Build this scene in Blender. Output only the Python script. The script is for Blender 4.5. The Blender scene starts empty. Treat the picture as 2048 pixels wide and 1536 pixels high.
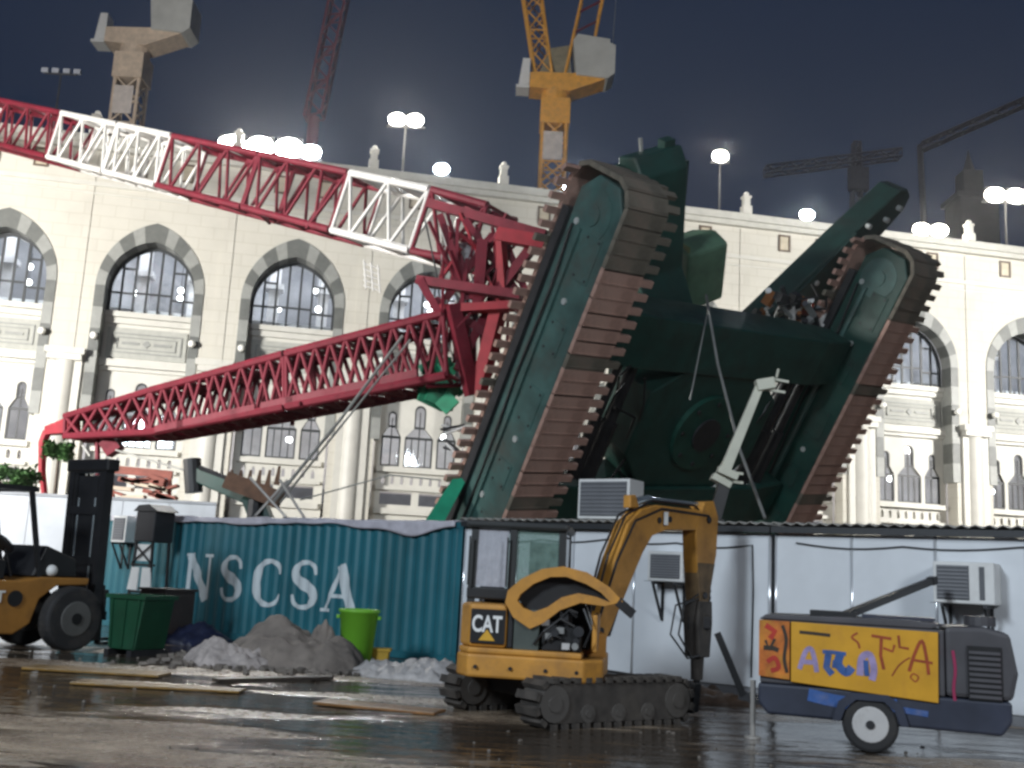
import bpy, bmesh, math, random
from mathutils import Vector, Matrix, noise, Quaternion
random.seed(7)
sc = bpy.context.scene
col = sc.collection
V = Vector
R = math.radians

# ------------------------------------------------------------------ camera, sky, light, exposure
PITCH, ROLL, FPX, EYE = R(10.48), R(3.0), 2100.0, 1.6
F_ = V((0, math.cos(PITCH), math.sin(PITCH)))
U0 = V((0, -math.sin(PITCH), math.cos(PITCH)))
R_ = V((1, 0, 0)) * math.cos(ROLL) + U0 * math.sin(ROLL)
U_ = U0 * math.cos(ROLL) - V((1, 0, 0)) * math.sin(ROLL)
cam = bpy.data.objects.new('camera', bpy.data.cameras.new('camera'))
col.objects.link(cam)
cam.data.sensor_width = 36.0
cam.data.lens = 36.0 * FPX / 2048.0
cam.data.clip_end = 3000
m = Matrix((R_, U_, -F_)).transposed().to_4x4()
m.translation = (0, 0, EYE)
cam.matrix_world = m
sc.camera = cam

world = bpy.data.worlds.new('World')
sc.world = world
world.use_nodes = True
wn = world.node_tree.nodes
bg = wn['Background']
bg.inputs[0].default_value = (0.0125, 0.0205, 0.0430, 1)     # night sky over a brightly lit city
bg.inputs[1].default_value = 1.0

sc.view_settings.view_transform = 'Standard'
sc.view_settings.look = 'None'
sc.view_settings.exposure = 0.0
sc.view_settings.gamma = 1.0
sc.cycles.use_denoising = True
sc.cycles.max_bounces = 6
sc.cycles.diffuse_bounces = 2
sc.cycles.glossy_bounces = 3
sc.cycles.transparent_max_bounces = 12
sc.cycles.caustics_reflective = False
sc.cycles.caustics_refractive = False
sc.cycles.sample_clamp_indirect = 6.0
sc.cycles.filter_width = 2.8


def spot(name, loc, target, power, size, color=(1, .95, .86), blend=.5, radius=.6):
    d = bpy.data.lights.new(name, 'SPOT')
    d.energy = power
    d.spot_size = R(size)
    d.spot_blend = blend
    d.color = color
    d.shadow_soft_size = radius
    o = bpy.data.objects.new(name, d)
    col.objects.link(o)
    o.location = loc
    o.rotation_euler = (V(target) - V(loc)).to_track_quat('-Z', 'Y').to_euler()
    return o


# the site's floodlight masts and one added fill tower (the masts themselves are built further down)
MASTS = [
    ((-35, 14, 10.5), (-12, 58, 15), 128000, 96, (1, .98, .94)),
    ((52, 30, 18), (19, 61, 12), 125000, 46, (1, .98, .94)),
    ((-16, -8, 14.0), (-2, 19, 2.0), 22500, 80, (.80, .90, 1.0)),
    ((13, -11, 13.0), (4, 20, 1.5), 10500, 62, (.88, .94, 1.0)),  # unseen tower, added to brighten the crane's underside and fill foreground shadows
]
for i, (l, t, p, s, c) in enumerate(MASTS):
    spot('floodlight_beam', l, t, p, s, c, radius=2.6 if i < 2 else 2.4)

# ------------------------------------------------------------------ helpers


def ray(x, y):
    return F_ + R_ * ((x - 1024) / FPX) + U_ * ((768 - y) / FPX)


def at(x, y, Y):
    d = ray(x, y)
    return V((0, 0, EYE)) + d * (Y / d.y)


def gr(x, y, z=0.0):
    d = ray(x, y)
    return V((0, 0, EYE)) + d * ((z - EYE) / d.z)


WM = {}


def place(o, parent=None, W=None):
    W = W if W is not None else Matrix.Identity(4)
    col.objects.link(o)
    WM[o] = W
    if parent is not None:
        o.parent = parent
        o.matrix_basis = WM[parent].inverted() @ W
    else:
        o.matrix_basis = W
    return o


def tag(o, label=None, cat=None, group=None, kind=None):
    if label: o['label'] = label
    if cat: o['category'] = cat
    if group: o['group'] = group
    if kind: o['kind'] = kind
    return o


def thing(name, label, cat, W, group=None):
    if not isinstance(W, Matrix):
        W = Matrix.Translation(V(W))
    o = bpy.data.objects.new(name, None)
    o.empty_display_size = .3
    place(o, None, W)
    return tag(o, label, cat, group)


def yaw(loc, a):
    return Matrix.Translation(V(loc)) @ Matrix.Rotation(a, 4, 'Z')


class MB:
    def __init__(s):
        s.v = []
        s.f = []

    def add(s, vs, fs):
        n = len(s.v)
        s.v += [tuple(p) for p in vs]
        s.f += [tuple(i + n for i in q) for q in fs]
        return s

    def box(s, c, d, M=None):
        x, y, z = d[0] / 2, d[1] / 2, d[2] / 2
        c = V(c)
        vs = [V((a * x, b * y, e * z)) for a in (-1, 1) for b in (-1, 1) for e in (-1, 1)]
        vs = [c + (M @ p if M else p) for p in vs]
        return s.add(vs, [(0, 1, 3, 2), (4, 6, 7, 5), (0, 4, 5, 1), (2, 3, 7, 6), (0, 2, 6, 4), (1, 5, 7, 3)])

    def lim(s, a, b):
        return s.box([(a[i] + b[i]) / 2 for i in range(3)], [abs(b[i] - a[i]) for i in range(3)])

    def beam(s, p0, p1, w, h, up=(0, 0, 1), w1=None, h1=None):
        p0, p1 = V(p0), V(p1)
        d = (p1 - p0).normalized()
        up = V(up)
        if abs(d.dot(up)) > .98: up = V((0, 1, 0))
        x = d.cross(up).normalized()
        z = x.cross(d)
        w1 = w if w1 is None else w1
        h1 = h if h1 is None else h1
        vs = []
        for p, a, b in ((p0, w, h), (p1, w1, h1)):
            for sx, sz in ((-1, -1), (1, -1), (1, 1), (-1, 1)):
                vs.append(p + x * sx * a / 2 + z * sz * b / 2)
        return s.add(vs, [(3, 2, 1, 0), (4, 5, 6, 7), (0, 1, 5, 4), (1, 2, 6, 5), (2, 3, 7, 6), (3, 0, 4, 7)])

    def tube(s, p0, p1, r0, r1=None, n=10, cap=True):
        p0, p1 = V(p0), V(p1)
        r1 = r0 if r1 is None else r1
        d = (p1 - p0).normalized()
        a = d.orthogonal().normalized()
        b = d.cross(a)
        vs = []
        for p, r in ((p0, r0), (p1, r1)):
            for i in range(n):
                t = 2 * math.pi * i / n
                vs.append(p + a * math.cos(t) * r + b * math.sin(t) * r)
        fs = [(i, (i + 1) % n, n + (i + 1) % n, n + i) for i in range(n)]
        if cap: fs += [tuple(range(n))[::-1], tuple(range(n, 2 * n))]
        return s.add(vs, fs)

    def path(s, pts, r, n=6):
        pts = [V(p) for p in pts]
        rs = r if isinstance(r, (list, tuple)) else [r] * len(pts)
        vs = []
        a = None
        for i, p in enumerate(pts):
            d = (pts[min(i + 1, len(pts) - 1)] - pts[max(i - 1, 0)]).normalized()
            a = d.orthogonal().normalized() if a is None else (a - d * a.dot(d)).normalized()
            b = d.cross(a)
            for k in range(n):
                t = 2 * math.pi * k / n
                vs.append(p + (a * math.cos(t) + b * math.sin(t)) * rs[i])
        fs = []
        for i in range(len(pts) - 1):
            for k in range(n):
                fs.append((i * n + k, i * n + (k + 1) % n, (i + 1) * n + (k + 1) % n, (i + 1) * n + k))
        fs += [tuple(range(n))[::-1], tuple(range((len(pts) - 1) * n, len(pts) * n))]
        return s.add(vs, fs)

    def prism(s, poly, a, b, axis='y'):
        """poly of 2D points extruded from a to b along axis; the plane is the two others in order"""
        n = len(poly)

        def mk(p, t):
            if axis == 'y': return (p[0], t, p[1])
            if axis == 'x': return (t, p[0], p[1])
            return (p[0], p[1], t)
        vs = [mk(p, a) for p in poly] + [mk(p, b) for p in poly]
        fs = [tuple(range(n)), tuple(range(n, 2 * n))[::-1]]
        fs += [((i + 1) % n, i, n + i, n + (i + 1) % n) for i in range(n)]
        return s.add(vs, fs)

    def sphere(s, c, r, nu=10, nv=7, sq=(1, 1, 1)):
        vs = []
        fs = []
        for j in range(nv + 1):
            ph = math.pi * j / nv
            for i in range(nu):
                t = 2 * math.pi * i / nu
                vs.append((c[0] + r * sq[0] * math.sin(ph) * math.cos(t), c[1] + r * sq[1] * math.sin(ph) * math.sin(t), c[2] + r * sq[2] * math.cos(ph)))
        for j in range(nv):
            for i in range(nu):
                fs.append((j * nu + i, (j + 1) * nu + i, (j + 1) * nu + (i + 1) % nu, j * nu + (i + 1) % nu))
        return s.add(vs, fs)

    def mesh(s, name, mat, smooth=False, fix=True):
        me = bpy.data.meshes.new(name)
        me.from_pydata([tuple(p) for p in s.v], [], s.f)
        if fix:
            bm = bmesh.new()
            bm.from_mesh(me)
            bmesh.ops.remove_doubles(bm, verts=bm.verts, dist=1e-5)
            bmesh.ops.recalc_face_normals(bm, faces=bm.faces)
            bm.to_mesh(me)
            bm.free()
        me.materials.append(mat)
        if smooth:
            for p in me.polygons: p.use_smooth = True
        return me

    def build(s, name, mat, parent=None, W=None, bevel=0, smooth=False):
        o = bpy.data.objects.new(name, s.mesh(name, mat, smooth))
        if W is None and parent is not None: W = WM[parent]
        place(o, parent, W)
        if bevel:
            b = o.modifiers.new('bevel', 'BEVEL')
            b.width = bevel
            b.segments = 2
            b.limit_method = 'ANGLE'
        return o


def inst(me, name, parent, W):
    return place(bpy.data.objects.new(name, me), parent, W)


MATS = {}


def mat(name, c, rough=.6, metal=0.0, var=.18, scale=2.0, dirt=0.0, dirtc=(.06, .05, .04), dscale=1.2, bump=0.0, emit=0, spec=.5, streak=False, coat=0):
    if name in MATS: return MATS[name]
    ma = bpy.data.materials.new(name)
    ma.use_nodes = True
    nt = ma.node_tree
    n, l = nt.nodes, nt.links
    b = n['Principled BSDF']
    b.inputs['Roughness'].default_value = rough
    b.inputs['Metallic'].default_value = metal
    b.inputs['Specular IOR Level'].default_value = spec
    if coat: b.inputs['Coat Weight'].default_value = coat
    if emit:
        b.inputs['Base Color'].default_value = (*c, 1)
        b.inputs['Emission Color'].default_value = (*c, 1)
        b.inputs['Emission Strength'].default_value = emit
        MATS[name] = ma
        return ma
    tc = n.new('ShaderNodeTexCoord')
    nz = n.new('ShaderNodeTexNoise')
    nz.inputs['Scale'].default_value = scale
    nz.inputs['Detail'].default_value = 6
    nz.inputs['Roughness'].default_value = .6
    l.new(tc.outputs['Object'], nz.inputs['Vector'])
    mr = n.new('ShaderNodeMapRange')
    mr.inputs['From Min'].default_value = .3
    mr.inputs['From Max'].default_value = .7
    l.new(nz.outputs['Fac'], mr.inputs['Value'])
    mx = n.new('ShaderNodeMix')
    mx.data_type = 'RGBA'
    mx.inputs['A'].default_value = (*[max(0, k * (1 - var)) for k in c], 1)
    mx.inputs['B'].default_value = (*[min(1, k * (1 + var)) for k in c], 1)
    l.new(mr.outputs['Result'], mx.inputs['Factor'])
    out = mx.outputs['Result']
    if dirt:
        mp = n.new('ShaderNodeMapping')
        if streak: mp.inputs['Scale'].default_value = (1, 1, .12)
        l.new(tc.outputs['Object'], mp.inputs['Vector'])
        n2 = n.new('ShaderNodeTexNoise')
        n2.inputs['Scale'].default_value = dscale
        n2.inputs['Detail'].default_value = 8
        n2.inputs['Roughness'].default_value = .68
        l.new(mp.outputs['Vector'], n2.inputs['Vector'])
        m2 = n.new('ShaderNodeMapRange')
        m2.inputs['From Min'].default_value = .62 - .25 * dirt
        m2.inputs['From Max'].default_value = .78
        m2.inputs['To Max'].default_value = min(1, .55 + dirt * .4)
        l.new(n2.outputs['Fac'], m2.inputs['Value'])
        x2 = n.new('ShaderNodeMix')
        x2.data_type = 'RGBA'
        x2.inputs['B'].default_value = (*dirtc, 1)
        l.new(m2.outputs['Result'], x2.inputs['Factor'])
        l.new(out, x2.inputs['A'])
        out = x2.outputs['Result']
        r2 = n.new('ShaderNodeMapRange')
        r2.inputs['To Min'].default_value = rough
        r2.inputs['To Max'].default_value = min(1, rough + .3)
        l.new(m2.outputs['Result'], r2.inputs['Value'])
        l.new(r2.outputs['Result'], b.inputs['Roughness'])
    l.new(out, b.inputs['Base Color'])
    if name == 'cream_stone':
        # faint ashlar joints, too far away to be told apart
        bt = n.new('ShaderNodeTexBrick')
        bt.inputs['Scale'].default_value = 1.0
        bt.inputs['Brick Width'].default_value = 1.4
        bt.inputs['Row Height'].default_value = .62
        bt.inputs['Mortar Size'].default_value = .022
        bt.inputs['Color1'].default_value = (1, 1, 1, 1)
        bt.inputs['Color2'].default_value = (.96, .96, .955, 1)
        bt.inputs['Mortar'].default_value = (.87, .86, .83, 1)
        sx = n.new('ShaderNodeSeparateXYZ')
        l.new(tc.outputs['Object'], sx.inputs[0])
        cx = n.new('ShaderNodeCombineXYZ')
        l.new(sx.outputs['X'], cx.inputs['X'])
        l.new(sx.outputs['Z'], cx.inputs['Y'])
        l.new(cx.outputs[0], bt.inputs['Vector'])
        mm = n.new('ShaderNodeMix')
        mm.data_type = 'RGBA'
        mm.blend_type = 'MULTIPLY'
        mm.inputs['Factor'].default_value = 1
        l.new(out, mm.inputs['A'])
        l.new(bt.outputs['Color'], mm.inputs['B'])
        l.new(mm.outputs['Result'], b.inputs['Base Color'])
    if bump:
        bp = n.new('ShaderNodeBump')
        bp.inputs['Strength'].default_value = bump
        bp.inputs['Distance'].default_value = .05
        l.new(nz.outputs['Fac'], bp.inputs['Height'])
        l.new(bp.outputs['Normal'], b.inputs['Normal'])
    MATS[name] = ma
    return ma


def glass(name, tint, amt):
    """cheap thin glass: mostly clear, the rest a mirror"""
    ma = bpy.data.materials.new(name)
    ma.use_nodes = True
    n, l = ma.node_tree.nodes, ma.node_tree.links
    n.remove(n['Principled BSDF'])
    t = n.new('ShaderNodeBsdfTransparent')
    t.inputs[0].default_value = (*tint, 1)
    g = n.new('ShaderNodeBsdfGlossy')
    g.inputs['Roughness'].default_value = .04
    fr = n.new('ShaderNodeFresnel')
    fr.inputs['IOR'].default_value = 1.5
    ad = n.new('ShaderNodeMath')
    ad.operation = 'ADD'
    ad.inputs[1].default_value = amt
    l.new(fr.outputs[0], ad.inputs[0])
    mx = n.new('ShaderNodeMixShader')
    l.new(ad.outputs[0], mx.inputs[0])
    l.new(t.outputs[0], mx.inputs[1])
    l.new(g.outputs[0], mx.inputs[2])
    l.new(mx.outputs[0], n['Material Output'].inputs[0])
    MATS[name] = ma
    return ma


def dusty_glass(name, c, cover):
    ma = bpy.data.materials.new(name)
    ma.use_nodes = True
    n, l = ma.node_tree.nodes, ma.node_tree.links
    b = n['Principled BSDF']
    b.inputs['Base Color'].default_value = (*c, 1)
    b.inputs['Roughness'].default_value = .25
    nz = n.new('ShaderNodeTexNoise')
    nz.inputs['Scale'].default_value = 5
    nz.inputs['Detail'].default_value = 6
    mr = n.new('ShaderNodeMapRange')
    mr.inputs['From Min'].default_value = .3
    mr.inputs['From Max'].default_value = .7
    mr.inputs['To Min'].default_value = cover - .25
    mr.inputs['To Max'].default_value = cover + .2
    l.new(nz.outputs['Fac'], mr.inputs['Value'])
    l.new(mr.outputs['Result'], b.inputs['Alpha'])
    return ma


def wet_ground():
    ma = bpy.data.materials.new('wet_ground')
    ma.use_nodes = True
    nt = ma.node_tree
    n, l = nt.nodes, nt.links
    b = n['Principled BSDF']
    tc = n.new('ShaderNodeTexCoord')

    def nz(scale, detail, rough=.6, vec=None):
        k = n.new('ShaderNodeTexNoise')
        k.inputs['Scale'].default_value = scale
        k.inputs['Detail'].default_value = detail
        k.inputs['Roughness'].default_value = rough
        l.new(vec if vec else tc.outputs['Object'], k.inputs['Vector'])
        return k.outputs['Fac']

    def mr(src, a, c, lo, hi):
        k = n.new('ShaderNodeMapRange')
        k.interpolation_type = 'SMOOTHSTEP'
        for nm, val in (('From Min', a), ('From Max', c), ('To Min', lo), ('To Max', hi)): k.inputs[nm].default_value = val
        l.new(src, k.inputs['Value'])
        return k.outputs['Result']
    mp = n.new('ShaderNodeMapping')
    mp.inputs['Rotation'].default_value = (0, 0, R(12))
    mp.inputs['Scale'].default_value = (.38, 1.25, 1)
    l.new(tc.outputs['Object'], mp.inputs['Vector'])
    pud = nz(.42, 5, .55, mp.outputs['Vector'])
    fine = nz(9, 8, .7)
    mid = nz(1.6, 7, .65)
    wet = mr(pud, .43, .49, 0, 1)
    cr = n.new('ShaderNodeMix')
    cr.data_type = 'RGBA'
    cr.inputs['A'].default_value = (.16, .115, .08, 1)
    cr.inputs['B'].default_value = (.42, .33, .24, 1)
    l.new(mr(mid, .3, .7, 0, 1), cr.inputs['Factor'])
    c2 = n.new('ShaderNodeMix')
    c2.data_type = 'RGBA'
    l.new(cr.outputs['Result'], c2.inputs['A'])
    c2.inputs['B'].default_value = (.065, .05, .037, 1)
    l.new(wet, c2.inputs['Factor'])
    l.new(c2.outputs['Result'], b.inputs['Base Color'])
    rr = n.new('ShaderNodeMix')
    l.new(mr(fine, .3, .7, .16, .42), rr.inputs['A'])
    rr.inputs['B'].default_value = .045
    l.new(wet, rr.inputs['Factor'])
    l.new(rr.outputs['Result'], b.inputs['Roughness'])
    b.inputs['Specular IOR Level'].default_value = .55
    hm = n.new('ShaderNodeMath')
    hm.operation = 'MULTIPLY'
    l.new(fine, hm.inputs[0])
    l.new(mr(pud, .36, .52, 1, .08), hm.inputs[1])
    bp = n.new('ShaderNodeBump')
    bp.inputs['Strength'].default_value = .55
    bp.inputs['Distance'].default_value = .03
    l.new(hm.outputs[0], bp.inputs['Height'])
    b2 = n.new('ShaderNodeBump')
    b2.inputs['Strength'].default_value = .42
    b2.inputs['Distance'].default_value = .17
    h2 = n.new('ShaderNodeMath')
    h2.operation = 'MULTIPLY'
    l.new(nz(2.6, 4, .55, mp.outputs['Vector']), h2.inputs[0])
    l.new(mr(pud, .42, .52, 1, .42), h2.inputs[1])
    l.new(h2.outputs[0], b2.inputs['Height'])
    l.new(bp.outputs['Normal'], b2.inputs['Normal'])
    l.new(b2.outputs['Normal'], b.inputs['Normal'])
    return ma


STONE = mat('cream_stone', (.58, .555, .485), .62, var=.07, scale=.5, dirt=.25, dirtc=(.42, .405, .36), dscale=.5, bump=.12)
STONE2 = mat('pale_marble', (.58, .565, .51), .5, var=.08, scale=1.2, dirt=.2, dirtc=(.45, .43, .38))
GREYD = mat('dark_grey_marble', (.125, .13, .12), .5, var=.15, scale=2.5)
GREYL = mat('light_grey_marble', (.28, .285, .265), .5, var=.12, scale=2.5)
PANELG = mat('carved_panel_grey', (.40, .40, .36), .6, var=.12, scale=3)
IRON = mat('dark_window_iron', (.025, .028, .03), .5)
INTER = mat('gallery_wall', (.30, .30, .315), .6, var=.25, scale=.6, dirt=.5, dirtc=(.2, .21, .24), dscale=.5)
INTERW = mat('gallery_balustrade', (.75, .74, .75), .5)
INTERD = mat('gallery_dark', (.06, .068, .085), .6)
GLASS = glass('window_glass', (.92, .95, .97), .03)
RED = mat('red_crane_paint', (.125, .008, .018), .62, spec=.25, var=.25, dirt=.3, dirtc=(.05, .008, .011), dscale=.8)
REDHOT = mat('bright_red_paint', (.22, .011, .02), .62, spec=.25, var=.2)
BOOMW = mat('white_crane_paint', (.50, .485, .46), .45, var=.12, dirt=.3, dirtc=(.35, .32, .29))
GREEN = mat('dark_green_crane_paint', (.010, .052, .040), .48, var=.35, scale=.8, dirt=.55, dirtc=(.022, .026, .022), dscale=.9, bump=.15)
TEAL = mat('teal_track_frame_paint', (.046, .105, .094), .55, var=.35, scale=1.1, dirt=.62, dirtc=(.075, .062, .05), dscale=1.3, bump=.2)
GREENL = mat('light_green_cab_paint', (.10, .19, .12), .45, var=.25)
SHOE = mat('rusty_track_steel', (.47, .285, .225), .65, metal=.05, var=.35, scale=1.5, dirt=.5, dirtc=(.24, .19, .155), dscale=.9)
STEEL = mat('dark_steel', (.035, .035, .038), .5, metal=.4, var=.3)
GREASE = mat('greasy_black', (.014, .014, .015), .45, var=.4)
ROPE = mat('wire_rope', (.33, .33, .31), .5, metal=.4)
YEL = mat('yellow_machine_paint', (.52, .245, .04), .5, var=.2, dirt=.62, dirtc=(.22, .11, .04), dscale=2.4, bump=.08)
YELC = mat('yellow_tower_crane_paint', (.74, .35, .045), .5, var=.18, dirt=.3, dirtc=(.25, .16, .08))
CONC = mat('concrete', (.48, .48, .45), .8, var=.12, scale=.8, bump=.2)
WHITE = mat('white_enamel', (.72, .75, .78), .30, var=.05, dirt=.38, dirtc=(.42, .44, .46), dscale=.5, streak=True, coat=.25)
WHITEP = mat('white_plastic', (.72, .72, .70), .45, var=.06, dirt=.2, dirtc=(.45, .43, .4))
GRILL = mat('grey_grille', (.10, .105, .115), .6, var=.2)
BLUEC = mat('teal_container_paint', (.018, .14, .18), .45, var=.25, scale=.5, dirt=.5, dirtc=(.016, .055, .05), dscale=.55, streak=True)
LETTER = mat('white_container_lettering', (.60, .66, .68), .6, var=.1, dirt=.3, dirtc=(.25, .38, .42), dscale=2)
TARP = mat('pale_tarpaulin', (.40, .38, .41), .55, var=.2, scale=3, bump=.4)
ROOFS = mat('galvanised_roof_sheet', (.45, .43, .39), .4, metal=.5, var=.25, dirt=.4, dirtc=(.22, .19, .15))
BLACKF = mat('black_fascia', (.015, .017, .02), .5)
RUBBER = mat('black_rubber', (.02, .02, .021), .75, var=.3, dirt=.5, dirtc=(.07, .06, .05), dscale=3)
RIM = mat('pale_wheel_rim', (.50, .49, .48), .5, var=.12, dirt=.35, dirtc=(.2, .17, .15), dscale=4)
FWHEEL = mat('grey_wheel_rim', (.10, .10, .095), .6, var=.2)
LIME = mat('lime_green_plastic', (.17, .46, .035), .45, var=.08, scale=1)
SKIPG = mat('green_skip_paint', (.005, .06, .026), .5, var=.25, dirt=.4, dirtc=(.01, .03, .018))
CAB_GLASS = glass('cab_glass', (.80, .86, .84), .08)
LAMP = mat('lit_lamp', (1, .97, .92), emit=90)
LAMPW = mat('lit_lamp_warm', (1, .94, .82), emit=80)
LAMPB = mat('lit_lamp_cool', (.82, .92, 1), emit=90)
GLOBE = mat('lit_gallery_lamp', (1, .98, .94), emit=9)
WOOD = mat('wet_timber', (.20, .095, .028), .35, var=.35, scale=4, bump=.3)
WOODY = mat('yellowish_timber', (.20, .11, .02), .35, var=.35, scale=3, bump=.3)

# ------------------------------------------------------------------ ground
g = MB()
g.add([(-500, -60, 0), (500, -60, 0), (500, 900, 0), (-500, 900, 0)], [(0, 1, 2, 3)])
tag(g.build('ground', wet_ground()), kind='structure')

# ------------------------------------------------------------------ the arcaded stone building
FA = R(10.6)
FW = yaw((0, 55, 0), FA)
BAY = 7.1
S0 = -25.95
bld = thing('mosque_building', 'long cream stone building with tall pointed arches and floodlit parapet', 'building', FW)


def arch(a, rise, zs, n):
    """points of a two-centred arch, left spring to right spring"""
    rad = (rise * rise + a * a) / (2 * a)
    c = rad - a
    top = math.atan2(rise, c)
    L = [(c - rad * math.cos(top * i / n), zs + rad * math.sin(top * i / n)) for i in range(n + 1)]
    return L + [(-x, z) for x, z in L[:-1][::-1]]


IN_A, IN_R, OUT_A, OUT_R, ZS = 2.15, 2.5, 2.63, 3.5, 15.0
wall_pts = [(-3.55, 0), (-2.42, 0)] + arch(2.42, 3.05, ZS, 10) + [(2.42, 0), (3.55, 0), (3.55, 22.0), (-3.55, 22.0)]
wall_me = MB().prism(wall_pts, 0, .95).mesh('wall_bay', STONE)

# voussoirs: seven wedges each side plus a shared crown, then jamb blocks down both sides
ai, ao = arch(IN_A, IN_R, ZS, 22), arch(OUT_A, OUT_R, ZS, 22)
cuts = [0, 4, 8, 12, 16, 19, 25, 28, 32, 36, 40, 44]
vous = []
for i, (a, b) in enumerate(zip(cuts[:-1], cuts[1:])):
    poly = [ai[k] for k in range(a, b + 1)] + [ao[k] for k in range(b, a - 1, -1)]
    yy = -.05 if i % 2 else -.062
    vous.append(MB().prism(poly, yy, .9).mesh('voussoir', GREYD if i % 2 else GREYL))
for sx in (-1, 1):
    zz = ZS
    for k in range(6):
        h = 1.12
        c = GREYD if k % 2 else GREYL
        x0, x1 = sorted((sx * IN_A, sx * OUT_A))
        if k == 0: c = GREYD
        elif k == 1: c = GREYL
        vous.append(MB().lim((x0, -.05 - .012 * (k % 2), zz - h + .012), (x1, .9, zz - .0)).mesh('jamb_block', [GREYD, GREYL][k % 2]))
        zz -= h


def bottle(cx, w, zb, zt, nw=.24):
    """window outline: wide below, shoulders, narrow round-headed top"""
    zsh, zn = zb + 1.55, zb + 2.05
    top = [(cx + nw * math.cos(t), zt - nw + nw * math.sin(t)) for t in [math.pi * k / 8 for k in range(9)]]
    return [(cx - w / 2, zb), (cx + w / 2, zb), (cx + w / 2, zsh), (cx + nw, zn)] + top + [(cx - nw, zn), (cx - w / 2, zsh)]


def flat_with_holes(name, outer, holes, y0, y1, ma):
    cu = bpy.data.curves.new(name, 'CURVE')
    cu.dimensions = '2D'
    cu.fill_mode = 'BOTH'
    cu.extrude = (y1 - y0) / 2
    for lp in [outer] + holes:
        sp = cu.splines.new('POLY')
        sp.points.add(len(lp) - 1)
        for q, p in zip(sp.points, lp): q.co = (p[0], p[1], 0, 1)
        sp.use_cyclic_u = True
    ob = bpy.data.objects.new(name, cu)
    me = bpy.data.meshes.new_from_object(ob)
    me.transform(Matrix.Translation((0, (y0 + y1) / 2, 0)) @ Matrix.Rotation(R(90), 4, 'X'))
    bpy.data.objects.remove(ob)
    me.name = name
    me.materials.clear()
    me.materials.append(ma)
    return me


BW = [(-1.46, 1.0, 7.05, 9.95, .22), (0, 1.5, 7.05, 10.35, .30), (1.46, 1.0, 7.05, 9.95, .22)]
holes = [bottle(*b) for b in BW]
for k in range(8):
    x = -1.75 + k * .5
    holes.append([(x - .09, 6.12), (x + .09, 6.12), (x + .09, 6.42), (x + .05, 6.54), (x - .05, 6.54), (x - .09, 6.42)])
for x0, x1 in ((-1.85, -.18), (.18, 1.85)):
    holes.append([(x0, 5.05), (x1, 5.05), (x1, 5.72), (x0, 5.72)])
    holes.append([(x0, .0 + .6), (x1, .6), (x1, 3.6), (x0, 3.6)])
infill_me = flat_with_holes('infill_wall', [(-2.3, 0), (2.3, 0), (2.3, 13.9), (-2.3, 13.9)], holes, .95, 1.25, STONE2)

# big arched window: frame ring, bars, panes
fi = arch(IN_A - .12, IN_R - .14, ZS, 12)
fo = arch(IN_A + .03, IN_R + .03, ZS, 12)
ring = MB()
pl = [(-IN_A + .12, 13.9)] + fi + [(IN_A - .12, 13.9)]
po = [(-IN_A - .03, 13.9)] + fo + [(IN_A + .03, 13.9)]
for k in range(len(pl) - 1):
    ring.prism([pl[k], pl[k + 1], po[k + 1], po[k]], .98, 1.16)
ring_me = ring.mesh('arched_window', IRON)


def arch_z(x, a=IN_A, r=IN_R):
    rad = (r * r + a * a) / (2 * a)
    c = rad - a
    return ZS + math.sqrt(max(0, rad * rad - (abs(x) + c) ** 2))


bar_me, pane_me = [], []
xs = [-1.55, -.93, -.31, .31, .93, 1.55]
for x in xs:
    bar_me.append(MB().lim((x - .055, 1.0, 13.72), (x + .055, 1.1, arch_z(x) - .02)).mesh('window_bar', IRON))
for z, x0, x1 in ((14.95, -2.05, -.93), (14.78, .93, 2.05), (16.25, -1.55, -.93), (16.25, .93, 1.55), (15.0, -.93, .93)):
    bar_me.append(MB().lim((x0, 1.015, z - .05), (x1, 1.085, z + .05)).mesh('window_bar', IRON))
ed = [-2.05] + xs + [2.05]
for a, b in zip(ed[:-1], ed[1:]):
    for z0, z1 in ((13.92, 15.0), (15.0, 18)):
        zz = [(a + .03, min(z1, arch_z(a + .03) - .03)), ((a + b) / 2, min(z1, arch_z((a + b) / 2) - .03)), (b - .03, min(z1, arch_z(b - .03) - .03))]
        if max(q[1] for q in zz) <= z0 + .15: continue
        poly = [(a + .03, z0), (b - .03, z0)] + [(q[0], max(q[1], z0 + .01)) for q in zz[::-1]]
        pane_me.append(MB().prism(poly, 1.04, 1.055).mesh('pane', GLASS))

# bottle windows: frame, bars, pane
small_me = []
for b in BW:
    o = bottle(*b)
    cx, w, zb, zt, nw = b
    i = bottle(cx, w - .16, zb + .08, zt - .08, nw - .07)
    f = MB()
    for k in range(len(o)):
        q = (k + 1) % len(o)
        f.prism([o[k], o[q], i[q], i[k]], 1.0, 1.12)
    nb = 3 if w > 1.2 else 1
    for k in range(nb):
        x = cx + (k - (nb - 1) / 2) * (w / (nb + 1))
        f.lim((x - .03, 1.03, zb), (x + .03, 1.09, zb + 1.55 if nb > 1 and k != 1 else zt - .35))
    f.lim((cx - w / 2 + .03, 1.02, zb + 1.48), (cx + w / 2 - .03, 1.1, zb + 1.6))
    f.lim((cx - nw + .02, 1.025, zb + 2.05), (cx + nw - .02, 1.095, zb + 2.15))
    small_me.append((f.mesh('narrow_window', IRON), MB().prism(bottle(cx, w - .05, zb + .03, zt - .03, nw - .02), 1.13, 1.14).mesh('pane', GLASS)))

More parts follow.
